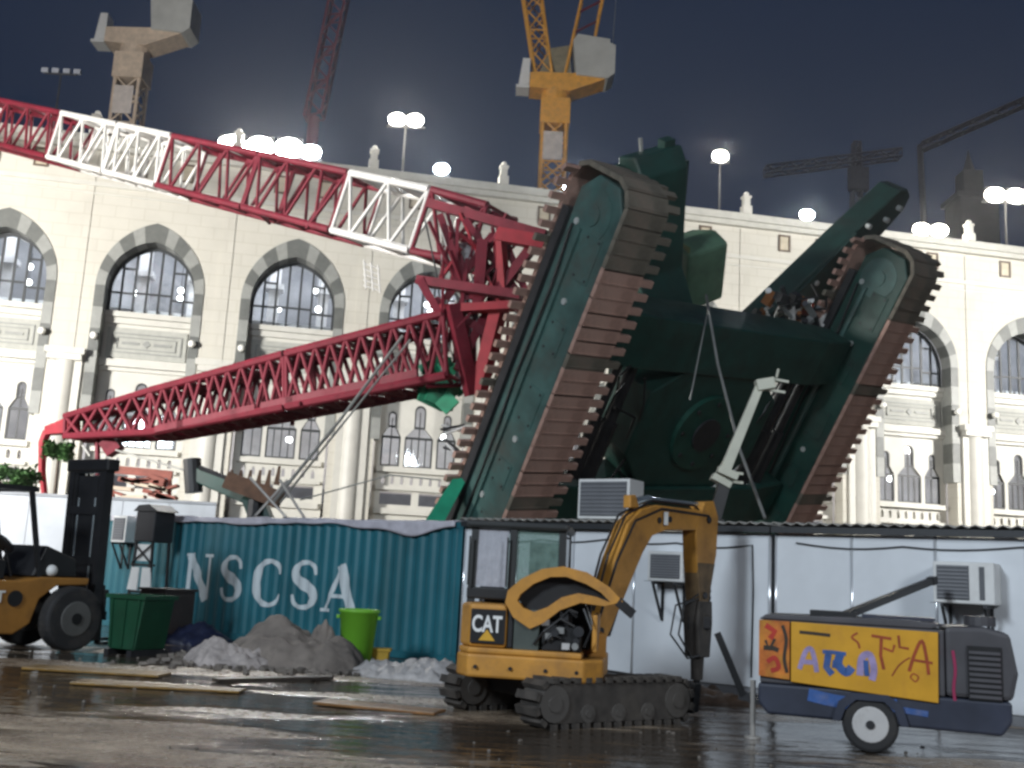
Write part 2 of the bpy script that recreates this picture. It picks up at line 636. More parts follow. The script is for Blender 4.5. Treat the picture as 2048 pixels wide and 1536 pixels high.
sill_me = MB().lim((-2.2, .62, 13.62), (2.2, .97, 13.9)).lim((-2.14, .74, 13.3), (2.14, .96, 13.6)).mesh('window_sill', STONE2)
pan = MB()
pan.lim((-1.95, .86, 11.55), (1.95, .96, 13.1))
pan_me = pan.mesh('relief_panel', PANELG)
fr = MB()
for a, b, t in ((1.72, .52, .07), (1.45, .32, .05)):
    zc = 12.32
    fr.lim((-a, .80, zc + b - t), (a, .87, zc + b)).lim((-a, .80, zc - b), (a, .87, zc - b + t))
    fr.lim((-a, .80, zc - b + t + .003), (-a + t, .87, zc + b - t - .003)).lim((a - t, .80, zc - b + t + .003), (a, .87, zc + b - t - .003))
fr.lim((-1.2, .81, 12.25), (-.35, .87, 12.39)).lim((.35, .81, 12.25), (1.2, .87, 12.39))
fr.prism([(-.2, 12.32), (0, 12.12), (.2, 12.32), (0, 12.52)], .80, .87)
fr_me = fr.mesh('panel_moulding', GREYL)
led = [MB().lim((-2.14, .55, 11.05), (2.14, .96, 11.4)).lim((-2.14, .72, 10.85), (2.14, .96, 11.03)).mesh('ledge', STONE2),
       MB().lim((-2.14, .62, 6.72), (2.14, .96, 6.98)).mesh('ledge', STONE2),
       MB().lim((-2.14, .70, 5.80), (2.14, .96, 5.98)).mesh('ledge', STONE2),
       MB().lim((-2.14, .66, 4.55), (2.14, .96, 4.85)).mesh('ledge', STONE2)]
pier = MB()
N = 14
pp = [(3.55 + .50 * math.cos(math.pi + math.pi * k / N), .05 + -.46 * abs(math.sin(math.pi * k / N))) for k in range(N + 1)]
pier.prism([(x, y) for x, y in pp], .9, 11.0, axis='z')
pier.lim((2.75, -.16, 0), (4.35, .02, 11.0))
pier_me = pier.mesh('pilaster', STONE2)
cap_me = MB().lim((2.62, -.58, 11.3), (4.48, .02, 11.62)).lim((2.74, -.50, 11.0), (4.36, .02, 11.302)).mesh('capital', STONE2)
plinth_me = MB().lim((2.66, -.6, 0), (4.44, .02, .85)).mesh('plinth', STONE2)
plain_me = MB().lim((3.25, -.045, 11.64), (3.85, .02, 21.9)).mesh('pier_strip', STONE)
sqw_me = MB().lim((-.36, -.07, -.5), (-.27, .01, .5)).lim((.27, -.07, -.5), (.36, .01, .5)).lim((-.268, -.065, .4), (.268, .01, .5)).lim((-.268, -.065, -.5), (.268, .01, -.4)).mesh('small_square_window', mat('bronze_frame', (.12, .085, .06), .5))
sqp_me = MB().lim((-.265, -.02, -.395), (.265, .012, .395)).mesh('pane', mat('shuttered_pane', (.50, .44, .33), .4))
fin = MB().lim((-.26, -.36, 22.78), (.26, .16, 23.25)).lim((-.18, -.28, 23.25), (.18, .08, 23.75)).lim((-.24, -.34, 23.75), (.24, .14, 23.86))
fin.sphere((0, -.1, 23.98), .16)
fin_me = fin.mesh('parapet_finial', STONE2)
globe_me = MB().sphere((0, 0, 0), .19, 12, 8).mesh('globe_lamp', mat('opal_globe', (.85, .84, .78), .3), True)
bracket_me = MB().tube((0, .25, -.15), (0, 0, -.15), .03).tube((0, 0, -.16), (0, 0, -.1), .07).mesh('bracket', IRON)
lamp_me = MB().sphere((0, 0, 0), .17, 10, 7).mesh('gallery_lamp', GLOBE, True)
stem_me = MB().tube((0, 0, .15), (0, 0, 1.6), .02, n=6).mesh('lamp_stem', IRON)
rnd = random.Random(3)
for i in range(-1, 10):
    W = FW @ Matrix.Translation((S0 + BAY * i, 0, 0))
    inst(wall_me, 'wall_bay', bld, W)
    for me in vous: inst(me, me.name.split('.')[0], bld, W)
    inst(infill_me, 'infill_wall', bld, W)
    w = inst(ring_me, 'arched_window', bld, W)
    for me in bar_me: inst(me, 'window_bar', w, W)
    for me in pane_me: inst(me, 'pane', w, W)
    for f, p in small_me:
        q = inst(f, 'narrow_window', bld, W)
        inst(p, 'pane', q, W)
    inst(sill_me, 'window_sill', bld, W)
    q = inst(pan_me, 'relief_panel', bld, W)
    inst(fr_me, 'panel_moulding', q, W)
    for me in led: inst(me, 'ledge', bld, W)
    q = inst(pier_me, 'pilaster', bld, W)
    inst(cap_me, 'capital', q, W)
    inst(plinth_me, 'plinth', q, W)
    inst(plain_me, 'pier_strip', bld, W)
    for dx in (-1.15, 1.15):
        Ws = W @ Matrix.Translation((dx, 0, 21.35))
        q = inst(sqw_me, 'small_square_window', bld, Ws)
        inst(sqp_me, 'pane', q, Ws)
    inst(fin_me, 'parapet_finial', bld, W @ Matrix.Translation((3.55, 0, 0)))
    for sx in (-1, 1):
        Wg = W @ Matrix.Translation((sx * 2.34, -.32, 12.35))
        q = inst(globe_me, 'globe_lamp', bld, Wg)
        inst(bracket_me, 'bracket', q, Wg)
    for k in range(3):
        Wl = W @ Matrix.Translation((rnd.uniform(-1.7, 1.7), rnd.uniform(2.6, 6.0), rnd.uniform(15.3, 17.0)))
        q = inst(lamp_me, 'gallery_lamp', bld, Wl)
        inst(stem_me, 'lamp_stem', q, Wl)
    Wl = W @ Matrix.Translation((rnd.uniform(-1.5, 1.5), 2.4, rnd.uniform(7.6, 9.6)))
    q = inst(lamp_me, 'gallery_lamp', bld, Wl)
    inst(stem_me, 'lamp_stem', q, Wl)
xa, xb = S0 - BAY * 1.5, S0 + BAY * 9.5
MB().lim((xa, -.34, 22.0), (xb, .6, 22.28)).lim((xa, -.48, 22.285), (xb, .6, 22.45)).lim((xa, -.30, 22.455), (xb, .35, 22.78)).build('parapet', mat('parapet_stone', (.50, .49, .44), .6, var=.1), bld)
MB().lim((xa, -.10, 20.12), (xb, .01, 20.34)).lim((xa, -.05, 19.7), (xb, .01, 19.78)).build('string_course', STONE2, bld)
MB().lim((xa, .6, 21.9), (xb, 14, 22.2)).build('roof', CONC, bld)
MB().lim((xa, 8.0, 0), (xb, 8.3, 21.9)).build('gallery_back_wall', INTER, bld)
MB().lim((xa, 1.25, 13.2), (xb, 8, 13.6)).lim((xa, 1.25, 4.6), (xb, 8, 4.9)).build('gallery_floor', INTER, bld)
MB().lim((xa, 7.4, 13.9), (xb, 7.95, 15.2)).lim((xa, 7.6, 4.9), (xb, 7.95, 6.1)).build('gallery_dado', INTERD, bld)
MB().lim((xa, 1.9, 13.6), (xb, 2.05, 14.35)).build('gallery_balustrade', INTERW, bld)
for i in range(-1, 10):
    W = FW @ Matrix.Translation((S0 + BAY * i, 0, 0))
    MB().lim((-1.55, 5.2, 13.6), (-.95, 5.8, 19)).lim((-1.75, 5.0, 17.0), (-.75, 6.0, 17.3)).build('gallery_column', INTERW, bld, W)
    MB().lim((1.2, 5.2, 13.6), (1.8, 5.8, 19)).lim((1.0, 5.0, 17.0), (2.0, 6.0, 17.3)).build('gallery_column', INTERW, bld, W)


def area(loc, W, sx, sy, power, c):
    d = bpy.data.lights.new('gallery_ceiling_light', 'AREA')
    d.shape = 'RECTANGLE'
    d.size, d.size_y = sx, sy
    d.energy = power
    d.color = c
    o = bpy.data.objects.new('gallery_ceiling_light', d)
    col.objects.link(o)
    o.matrix_world = W @ Matrix.Translation(loc)
    return o


xm = (xa + xb) / 2
area((xm, 4.2, 20.5), FW, xb - xa, 2.0, 7000, (.93, .95, 1))
area((xm, 3.6, 12.9), FW, xb - xa, 1.6, 7000, (1, .93, .88))

# ------------------------------------------------------------------ roof floodlights


def roof_light(px, py, Y, size, ma, power, c, label, heads=1):
    d0 = ray(px, py)
    nf = V((math.sin(FA), -math.cos(FA), 0))            # Y here is how far behind the facade's face it stands
    p = V((0, 0, EYE)) + d0 * ((V((0, 55, EYE)) - nf * Y - V((0, 0, EYE))).dot(nf) / d0.dot(nf))
    base = V((p.x, p.y, 22.2))
    t = thing('floodlight_mast', label, 'floodlight', base, 'floodlights on the roof')
    MB().tube(base, (p.x, p.y, p.z - .25), .10, .06, 8).build('pole', STEEL, t, Matrix.Identity(4))
    MB().lim((p.x - size * (heads * .55 + .1), p.y - .06, p.z - .32), (p.x + size * (heads * .55 + .1), p.y + .06, p.z - .2)).build('crossarm', STEEL, t, Matrix.Identity(4))
    for h in range(heads):
        x = p.x + (h - (heads - 1) / 2) * size * 1.1
        q = MB().lim((x - size * .48, p.y - .02, p.z - .2), (x + size * .48, p.y + .28, p.z + size * .62)).build('lamp_housing', STEEL, t, Matrix.Identity(4))
        for bx, bz, br in ((0, .16, .46),):
            MB().sphere((x + bx * size, p.y - .1, p.z + bz * size), size * br, 20, 12, (1.15, .6, .85)).build('lens', ma, q, Matrix.Identity(4), smooth=True)
    d = bpy.data.lights.new('floodlight', 'SPOT')
    d.energy = power
    d.spot_size = R(165)
    d.spot_blend = .6
    d.color = c
    d.shadow_soft_size = .35
    lo = bpy.data.objects.new('floodlight', d)
    col.objects.link(lo)
    lp = V((p.x, p.y - .7, p.z - .05))
    lo.location = lp
    lo.rotation_euler = V((math.sin(FA) * .8, -.8, -1.0)).to_track_quat('-Z', 'Y').to_euler()
    return t


wm, cl = (1, .95, .84), (.85, .93, 1)
roof_light(812, 246, 2.5, 0.92, LAMPW, 3900, wm, 'floodlight of two heads on a tall thin pole above the third arch', 2)
roof_light(520, 303, 0.9, 1.40, LAMP, 7800, wm, 'pair of big glaring floodlights behind the red boom section', 3)
roof_light(622, 312, 0.9, 1.04, LAMPB, 3900, cl, 'bluish white floodlight on the parapet beside the glaring pair')
roof_light(883, 344, 0.9, 0.81, LAMPB, 4500, cl, 'small white floodlight over the pair of square windows')
roof_light(1143, 380, 0.9, 0.92, LAMPB, 5400, cl, 'floodlight on the parapet beside the yellow tower crane')
roof_light(1440, 318, 4, 0.92, LAMPW, 2250, wm, 'lone warm floodlight standing high beside the raised green slab')
roof_light(1613, 435, 0.9, 0.81, LAMPB, 3900, cl, 'round white floodlight on the parapet left of the green arm')
roof_light(1860, 466, 0.9, 0.98, LAMPW, 6300, wm, 'wide floodlight on the parapet above the raised end of the track', 2)
roof_light(2010, 398, 3, 1.22, LAMPW, 3900, wm, 'big warm floodlight of two heads on a thin pole near the minaret', 2)
# unlit mast at the far left
p = at(122, 150, 61)
t = thing('floodlight_mast', 'unlit lamp mast with spread arms above the white boom section', 'floodlight', (p.x, p.y, 22.2), 'floodlights on the roof')
I4 = Matrix.Identity(4)
MB().tube((p.x, p.y, 22.2), p, .09, .05, 8).build('pole', STEEL, t, I4)
MB().beam(p + V((-1.0, 0, .05)), p + V((1.0, 0, .05)), .08, .08).build('crossarm', STEEL, t, I4)
for dx in (-1, -.35, .35, 1):
    MB().box(p + V((dx, 0, .25)), (.42, .25, .28)).build('lamp_housing', mat('grey_lamp_housing', (.2, .21, .24), .5), t, I4)

# masts that carry the site's own floodlights and the added fill light
for k, (l, tg, pw, sz, c) in enumerate(MASTS):
    l = V(l)
    d = (V(tg) - l).normalized()
    back = l - d * 1.1
    t = thing('unseen_floodlight', ['tall steel site mast beaming at the left arches', 'tall steel site mast beaming at the right arches', 'mobile light tower facing the blue container', 'added unseen fill light tower facing the yellow excavator'][k], 'floodlight', (back.x, back.y, 0))
    MB().tube((back.x, back.y, 0), back, .16, .1, 10).build('pole', STEEL, t, I4)
    Mx = d.to_track_quat('Y', 'Z').to_matrix()
    for dx in (-.7, 0, .7):
        MB().box(back + Mx @ V((dx, .1, .3)), (.6, .25, .5), Mx).build('lamp_housing', STEEL, t, I4)
    MB().box(back, (2.0, .1, .1), Mx).build('crossarm', STEEL, t, I4)

# ------------------------------------------------------------------ tower cranes and far things


def strut(me, p0, p1, name, parent, r):
    """instance of a unit bar between two points"""
    p0, p1 = V(p0), V(p1)
    d = p1 - p0
    W = Matrix.Translation(p0) @ d.to_track_quat('Z', 'Y').to_matrix().to_4x4() @ Matrix.Diagonal((r, r, d.length, 1))
    return inst(me, name, parent, W)


UNIT = {}


def unit(ma, n=6):
    k = (ma.name, n)
    if k not in UNIT:
        UNIT[k] = MB().tube((0, 0, 0), (0, 0, 1), 1, n=n).mesh('bar_' + ma.name, ma, True)
    return UNIT[k]


LR = random.Random(23)


def lattice(root, name, p0, p1, a0, b0, a1, b1, n, ma, rc, rb, brace='brace', faces=(0, 1, 2, 3), start_rev=0, cross=False):
    """four chords as one part named `name`; every brace a sub-part. a*, b*: half-size vectors at both ends"""
    p0, p1, a0, b0, a1, b1 = map(V, (p0, p1, a0, b0, a1, b1))

    def cn(t):
        p, a, b = p0.lerp(p1, t), a0.lerp(a1, t), b0.lerp(b1, t)
        return [p + a + b, p - a + b, p - a - b, p + a - b]
    mb = MB()
    e0, e1 = cn(0), cn(1)
    for q in range(4): mb.tube(e0[q], e1[q], rc, n=8)
    ch = mb.build(name, ma, root, I4, smooth=False)
    u = unit(ma)
    for k in range(n):
        c0, c1 = cn(k / n), cn((k + 1) / n)
        for fc in faces:
            i, j = fc, (fc + 1) % 4
            rv = (k + fc + start_rev) % 2
            s, e = (c0[i], c1[j]) if rv else (c0[j], c1[i])
            if ma.name == 'red_crane_paint' and LR.random() < .12: e = e + V((LR.uniform(-.3, .3), LR.uniform(-.2, .2), LR.uniform(-.25, .15)))   # buckled lacing
            strut(u, s, e, brace, ch, rb)
            if cross:
                s, e = (c0[j], c1[i]) if rv else (c0[i], c1[j])
                strut(u, s, e, brace, ch, rb)
            if k in (0,) or (k % 2 == 0 and fc % 2 == 0): strut(u, c0[i], c0[j], brace, ch, rb)
    for fc in faces: strut(u, e1[fc], e1[(fc + 1) % 4], brace, ch, rb)
    return ch


def tower_crane(px, Y, ybase, yplat, ma, label, far, jib=True, cwc=CONC, sc_=1.0):
    pb = at(px, yplat, Y)
    s = sc_
    root = thing('tower_crane', label, 'tower crane', (pb.x, pb.y, 0))
    zt = pb.z - 1.2 * s
    w = 1.05 * s
    lattice(root, 'mast', (pb.x, pb.y, 18), (pb.x, pb.y, zt), (w, 0, 0), (0, w, 0), (w, 0, 0), (0, w, 0), 13, ma, .17 * s, .09 * s, cross=True)
    MB().lim((pb.x - .95 * s, pb.y - 1.22 * s, zt - 5.8 * s), (pb.x + .75 * s, pb.y - 1.12 * s, zt - 3.2 * s)).build('mast_sign', mat('pale_sign', (.62, .55, .5), .5), root, I4)
    MB().lim((pb.x - w * 1.25, pb.y - w * 1.25, zt - 2.4 * s), (pb.x + w * 1.25, pb.y + w * 1.25, zt)).tube((pb.x, pb.y, zt), (pb.x, pb.y, zt + .9 * s), 1.3 * s, n=16).build('slewing_ring', ma, root, I4, bevel=.05)
    z0 = zt + .92 * s
    deck = MB()
    deck.prism([(-2.4, 0), (1.2, -.2), (4.3, 1.1), (4.3, 2.0), (1.4, 1.5), (-2.4, 1.4)], -1.2, 1.2)
    deck.v = [(pb.x + a * s, pb.y + b * s, z0 + c * s) for a, b, c in deck.v]
    deck.build('machine_deck', ma, root, I4)
    cw = MB().prism([(1.7, 1.3), (4.5, 1.1), (5.1, 1.6), (5.1, 4.3), (4.6, 4.5), (4.6, 4.85), (1.7, 5.2), (1.3, 4.6)], -1.4, 1.4)
    cw.v = [(pb.x + a * s, pb.y + b * s, z0 + c * s) for a, b, c in cw.v]
    q = cw.build('counterweight', cwc, root, I4)
    cb = MB().prism([(-3.4, .2), (-2.45, .35), (-2.45, 2.8), (-3.1, 2.8)], -1.0, .4)
    cb.v = [(pb.x + a * s, pb.y + b * s, z0 + c * s) for a, b, c in cb.v]
    cb.build('operator_cab', WHITEP, root, I4)
    MB().lim((pb.x - 3.6 * s, pb.y - 1.2 * s, z0 - .1 * s), (pb.x - 2.42 * s, pb.y + .6 * s, z0 + .15 * s)).build('cab_floor', WHITEP, root, I4)
    if jib:
        O = V((pb.x, pb.y, z0))
        lattice(root, 'jib', O + V((-1.2, -.2, 1.5)) * s, O + V((-3.4, 2, 15)) * s, V((.75, 0, 0)) * s, V((0, .8, 0)) * s, V((.9, 0, 0)) * s, V((0, .8, 0)) * s, 6, ma, .13 * s, .075 * s, cross=True)
        MB().tube(O + V((.7, -.8, 1.5)) * s, O + V((2.0, -.8, 9.5)) * s, .14 * s).tube(O + V((.7, .8, 1.5)) * s, O + V((2.0, .8, 9.5)) * s, .14 * s).build('a_frame_leg', ma, root, I4)
        MB().tube(O + V((3.2, -.8, 4.8)) * s, O + V((4.4, -.8, 13)) * s, .14 * s).tube(O + V((3.2, .8, 4.8)) * s, O + V((4.2, .8, 13)) * s, .14 * s).build('a_frame_leg', ma, root, I4)
        for zz in (5.6, 7.6, 9):
            MB().beam(O + V((.7 + (zz - 1.5) * .16, -.8, zz)) * s, O + V((3.2 + (zz - 4.8) * .15, -.8, zz + 1.2)) * s, .16 * s, .16 * s).build('a_frame_brace', RED, root, I4)
        MB().tube(O + V((4.9, -.3, 4.6)) * s, O + V((5.2, -.3, 14)) * s, .03).build('hoist_rope', ROPE, root, I4)
        MB().prism([(-1.9, 1.42), (1.4, 1.52), (1.0, 4.2), (-.8, 4.4)], -.9, .9)
        mh = MB().prism([(-1.6, 1.42), (1.3, 1.52), (1.0, 4.4), (-.9, 4.0)], -.7, .7)
        mh.v = [(pb.x + a * s, pb.y + b * s, z0 + c * s) for a, b, c in mh.v]
        mh.build('winch_frame', mat('olive_machinery', (.22, .19, .12), .6, var=.3), root, I4)
    return root


tower_crane(1112, 88, 380, 182, YELC, 'yellow tower crane with grey counterweight and raised lattice jib', False)
GREYC = mat('faded_tower_crane_paint', (.62, .49, .37), .6, var=.2)
tower_crane(272, 92, 250, 92, GREYC, 'faded beige tower crane with square counterweight behind the white boom', False, jib=False, sc_=1.05)
# the three lattice jibs of distant cranes
FAR = mat('far_crane_grey', (.10, .085, .10), .7)
FARR = mat('far_crane_red', (.22, .035, .06), .7)
a, b = at(628, 235, 120), at(690, -60, 120)
t = thing('distant_crane_jib', 'thin dull red lattice jib rising behind the floodlights', 'crane jib', (a.x, a.y, 0))
lattice(t, 'jib', a, b, (1.0, 0, .2), (0, 1.0, 0), (1.0, 0, .2), (0, 1.0, 0), 9, FARR, .16, .1)
MB().tube((a.x, a.y, 0), a, .7, n=8).build('mast', FARR, t, I4)
a, b = at(1530, 343, 170), at(1800, 308, 170)
t = thing('distant_crane', 'far grey tower crane with level jib beyond the green arm', 'tower crane', (at(1715, 340, 170).x, 170, 0))
c = at(1713, 285, 170)
d = at(1713, 500, 170)
lattice(t, 'jib', a, b, (0, 1, 0), (0, 0, .7), (0, 1, 0), (0, 0, .7), 12, FAR, .2, .1)
lattice(t, 'mast', d, c, (.9, 0, 0), (0, .9, 0), (.5, 0, 0), (0, .5, 0), 10, FAR, .25, .12)
MB().lim((c.x - 1.6, 168.5, c.z - 9), (c.x + 1.6, 170, c.z - 5)).build('operator_cab', FAR, t, I4)
a, b = at(1840, 296, 170), at(2110, 178, 170)
t = thing('distant_crane_jib', 'far grey lattice jib slanting up over the dark tower', 'crane jib', (a.x, a.y, 0))
lattice(t, 'jib', a, b, (0, 1, 0), (0, 0, .7), (0, 1, 0), (0, 0, .7), 12, FAR, .2, .1)
e = at(1870, 470, 170)
MB().tube((e.x, 170, 0), a, .5, n=6).build('mast', FAR, t, I4)
# dark far tower with shoulders and a spire
DT = mat('far_tower_stone', (.17, .15, .15), .8, var=.2, scale=.1)
a = at(1945, 480, 190)
t = thing('distant_tower', 'dim stone tower with stepped shoulders and spire beyond the parapet', 'tower', (a.x, 190, 0))
z1, z2, z3, z4 = at(1945, 405, 190).z, at(1940, 345, 190).z, at(1938, 318, 190).z, at(1938, 298, 190).z
MB().lim((a.x - 3.4, 187, 0), (a.x + 3.8, 194, z1)).build('shaft', DT, t, I4)
MB().lim((a.x - 4, 186.6, z1), (a.x + 4.4, 194.6, z1 + .9)).build('cornice', DT, t, I4)
MB().lim((a.x - 1.9, 188.5, z1 + .9), (a.x + 1.7, 192.5, z2)).build('upper_stage', DT, t, I4)
MB().tube((a.x - .1, 190.5, z2), (a.x - .1, 190.5, z3), 1.3, .5, 8).tube((a.x - .1, 190.5, z3), (a.x - .1, 190.5, z4), .5, .05, 8).build('spire', DT, t, I4)

# ------------------------------------------------------------------ the toppled crawler crane
cu_, cv_, cm_ = V((.28909, -.49014, .82231)), V((.77953, .61913, .09498)), V((-.55567, .61355, .56106))
CW = Matrix((cu_, cv_, cm_)).transposed().to_4x4()
CW.translation = (5.742, 28.682, 5.762)
crane = thing('crawler_crane', 'huge toppled dark green crawler crane on end with red and white lattice booms', 'crane', CW)
TL, TH, TG = 12.2, 2.37, 11.45 / 2
RE = TH / 2 - .12
HX, RC = TL / 2 - .12, .62
per = 4 * (HX - RC) + 4 * (RE - RC) + 2 * math.pi * RC


def track_path(s):
    """point, tangent and outward normal on the track loop (local x, z)"""
    s %= per
    t = 0.0
    x, z, hx, hz = -HX + RC, .12, 1.0, 0.0
    for seg in (2 * HX - 2 * RC, 2 * RE - 2 * RC, 2 * HX - 2 * RC, 2 * RE - 2 * RC):
        if s <= seg: return (x + hx * s, z + hz * s), t
        x, z = x + hx * seg, z + hz * seg
        s -= seg
        a = s / RC
        if a < math.pi / 2:
            # quarter turn, counter-clockwise
            cx, cz = x - hz * RC, z + hx * RC
            t2 = t + a
            return (cx + RC * math.sin(t2), cz - RC * math.cos(t2)), t2
        cx, cz = x - hz * RC, z + hx * RC
        t += math.pi / 2
        x, z = cx + RC * math.sin(t), cz - RC * math.cos(t)
        hx, hz = math.cos(t), math.sin(t)
        s -= RC * math.pi / 2
    return (x, z), t


NS = 76
sh = MB()
sh.lim((-.20, -.60, -.12), (.20, .60, -.0))
sh.lim((-.085, -1.0, -.115), (.085, -.605, -.005)).lim((-.085, .605, -.115), (.085, 1.0, -.005))
sh.lim((-.15, -.58, -.145), (-.10, .58, -.122))
shb = MB().lim((-.20, -.68, -.12), (.20, .60, -.0)).lim((-.085, .605, -.115), (.085, 1.0, -.005)).lim((-.15, -.64, -.135), (-.11, .58, -.122))
shoe_me = [sh.mesh('track_shoe', SHOE)]
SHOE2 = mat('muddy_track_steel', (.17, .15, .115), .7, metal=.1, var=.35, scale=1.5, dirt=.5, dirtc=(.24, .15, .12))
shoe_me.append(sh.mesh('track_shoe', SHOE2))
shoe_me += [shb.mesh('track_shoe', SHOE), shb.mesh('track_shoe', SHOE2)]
WHITEISH = mat('worn_bolt_steel', (.5, .52, .5), .4, metal=.3)
YS = {-1: -TG, 1: TG + .24}
TG0 = TG
for sy in (-1, 1):
    TG = abs(YS[sy])
    fr = MB()
    prof = [(-5.35, .17), (5.35, .17), (5.85, .55), (5.9, 1.35), (5.45, 1.82), (-5.45, 1.82), (-5.9, 1.35), (-5.85, .55)]
    fr.prism(prof, sy * TG - .62, sy * TG + .62)
    tf = fr.build('track_frame', TEAL if sy < 0 else GREEN, crane, bevel=.04)  # right frame takes the darker body green to stand for its shade
    for k in range(NS):
        (x, z), t = track_path(per * k / NS)
        W = CW @ Matrix.Translation((x, sy * TG, z)) @ Matrix.Rotation(-t, 4, 'Y')
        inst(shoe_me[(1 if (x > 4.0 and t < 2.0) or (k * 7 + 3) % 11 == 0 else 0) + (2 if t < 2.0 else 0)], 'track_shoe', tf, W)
    for x in (-5.0, 5.0):
        MB().tube((x, sy * TG - .635, 1.05), (x, sy * TG + .635, 1.05), .62, n=24).tube((x, sy * TG - .67, 1.05), (x, sy * TG - .63, 1.05), .25, n=16).build('drive_wheel', TEAL, tf)
    for k in range(9):
        x = -4.2 + k * 1.05
        MB().tube((x, sy * TG - .60, .36), (x, sy * TG + .60, .36), .22, n=14).build('track_roller', STEEL, tf)
    MB().lim((-4.6, sy * TG - .70, 1.22), (4.6, sy * TG - .60, 1.34)).build('frame_rib', TEAL, tf)
    MB().lim((-4.9, sy * TG - .74, 1.80), (4.9, sy * TG + .74, 2.05)).build('chain_guard', STEEL, tf)
    for x0, wd, zz in ((3.5, 1.1, .42), (1.6, .8, .5), (-.3, 1.0, .40), (-2.1, .7, .5), (-3.9, 1.0, .42)):
        ap = MB().lim((x0, sy * TG - .645, zz), (x0 + wd, sy * TG - .615, zz + .58)).build('access_plate', TEAL if sy < 0 else GREEN, tf, bevel=.01)  # right plates share the green that stands for shade
        for bx2_, bz2_ in ((.08, .08), (wd - .08, .08), (.08, .5), (wd - .08, .5)):
            MB().tube((x0 + bx2_, sy * TG - .66, zz + bz2_), (x0 + bx2_, sy * TG - .64, zz + bz2_), .035, n=6).build('plate_bolt', STEEL, ap)
    MB().path([(-4.5, sy * TG - .66, 1.5), (-2, sy * TG - .70, 1.42), (.5, sy * TG - .66, 1.55), (3, sy * TG - .70, 1.45), (4.6, sy * TG - .66, 1.6)], .035).build('hose', GREASE, tf)
    for x, z in ((2.9, .9), (-.75, .75), (-2.6, 1.15), (4.7, 1.5)):
        MB().tube((x, sy * TG - .66, z), (x, sy * TG - .61, z), .085, n=8).build('bolt', WHITEISH, tf)
TG = TG0
for x0, x1 in ((1.55, 3.0), (-3.4, -2.0)):
    MB().prism([(-5.15, .75), (-3.6, .45), (3.6, .45), (5.15, .75), (5.15, 1.7), (3.6, 2.05), (-3.6, 2.05), (-5.15, 1.7)], x0, x1, axis='x').build('cross_beam', GREEN, crane, bevel=.05)
cb = MB().prism([(-2.6, -1.0), (-1.6, -2.0), (1.6, -2.0), (2.6, -1.0), (2.6, .9), (1.6, 1.6), (-1.6, 1.6), (-2.6, .9)], .55, 2.15, axis='z')
cb.v = [(y, x, z) for x, y, z in cb.v]
body = cb.build('car_body', GREEN, crane, bevel=.05)
MB().tube((-.2, 0, .40), (-.2, 0, .56), 1.15, n=28).build('centre_plate', mat('deep_green_paint', (.008, .05, .035), .5, var=.3), body)
MB().tube((-.2, 0, .33), (-.2, 0, .41), .5, n=20).build('hub_cover', STEEL, body)
for k in range(8):
    t = math.pi * 2 * k / 8
    MB().tube((-.2 + math.cos(t) * .95, math.sin(t) * .95, .36), (-.2 + math.cos(t) * .95, math.sin(t) * .95, .41), .07, n=6).build('bolt', STEEL, body)
for y, x0, x1, r in ((-3.3, -2, 1.6, .16), (-3.8, -1.9, 1.6, .12), (3.2, -2, 1.6, .16), (3.9, -2, 1.5, .12), (-4.4, -2, 1.6, .09)):
    MB().tube((x0, y, .9), (x1, y, .9), r, n=10).tube((x0, y, .9), ((x0 + x1) / 2, y, .9), r * 1.5, n=10).build('hydraulic_cylinder', STEEL, body)
for k in range(10):
    y0 = random.uniform(-4.2, 3.8)
    x0 = random.uniform(-3.5, 1.6)
    MB().path([(x0, y0, .6), (x0 + random.uniform(.3, .9), y0 + random.uniform(-.5, .5), .35 + random.uniform(0, .3)), (x0 + random.uniform(.8, 1.8), y0 + random.uniform(-.9, .9), .7)], .035).build('hose', GREASE, body)
MB().tube((-.2, 0, 2.15), (-.2, 0, 2.62), 1.9, n=32).build('slewing_ring', STEEL, crane)
# superstructure, slewed on its ring
SW = CW @ Matrix.Translation((0, 0, 2.62)) @ Matrix.Rotation(R(-24.6), 4, 'Z')
deck = MB().prism([(-5.2, 0), (2.2, 0), (3.4, .75), (6.4, .85), (6.9, 1.2), (6.7, 1.9), (4.5, 2.0), (-5.2, 2.0)], -.35, 1.25)
dk = deck.build('superstructure', GREEN, crane, SW, bevel=.06)
for z in (.95, 1.7): MB().lim((3.6, 1.26, z), (6.5, 1.34, z + .1)).build('deck_rib', GREEN, dk, SW)
MB().lim((3.5, -.45, .9), (6.5, -.36, 1.85)).build('side_panel', GREEN, dk, SW)
for x in (4, 5.2, 6.4):
    MB().lim((x, -.52, .95), (x + .15, -.455, 1.8)).build('panel_rib', GREEN, dk, SW)
MB().lim((6.6, .75, 1.3), (7.05, 1.1, 1.6)).build('tail_lug', GREEN, dk, SW)
MB().tube((6.6, .3, 1.7), (7.1, .3, 1.8), .06, n=6).build('tail_rod', ROPE, dk, SW)
MB().prism([(1.6, 1.0), (3.5, 1.0), (3.7, 1.6), (3.3, 2.6), (1.9, 2.6), (1.5, 2.0)], 1.7, 3.2).build('operator_cab', GREENL, crane, SW, bevel=.1)
MB().prism([(2.5, 1.95), (3.75, 1.95), (3.5, 2.9), (2.7, 2.9)], 1.74, 1.79).build('cab_window', mat('pale_cab_glass', (.30, .48, .40), .1, spec=.8), crane, SW)
MB().lim((1.9, 1.74, 1.1), (3.7, 1.79, 1.8)).build('cab_panel', mat('olive_panel', (.16, .2, .07), .5), crane, SW)
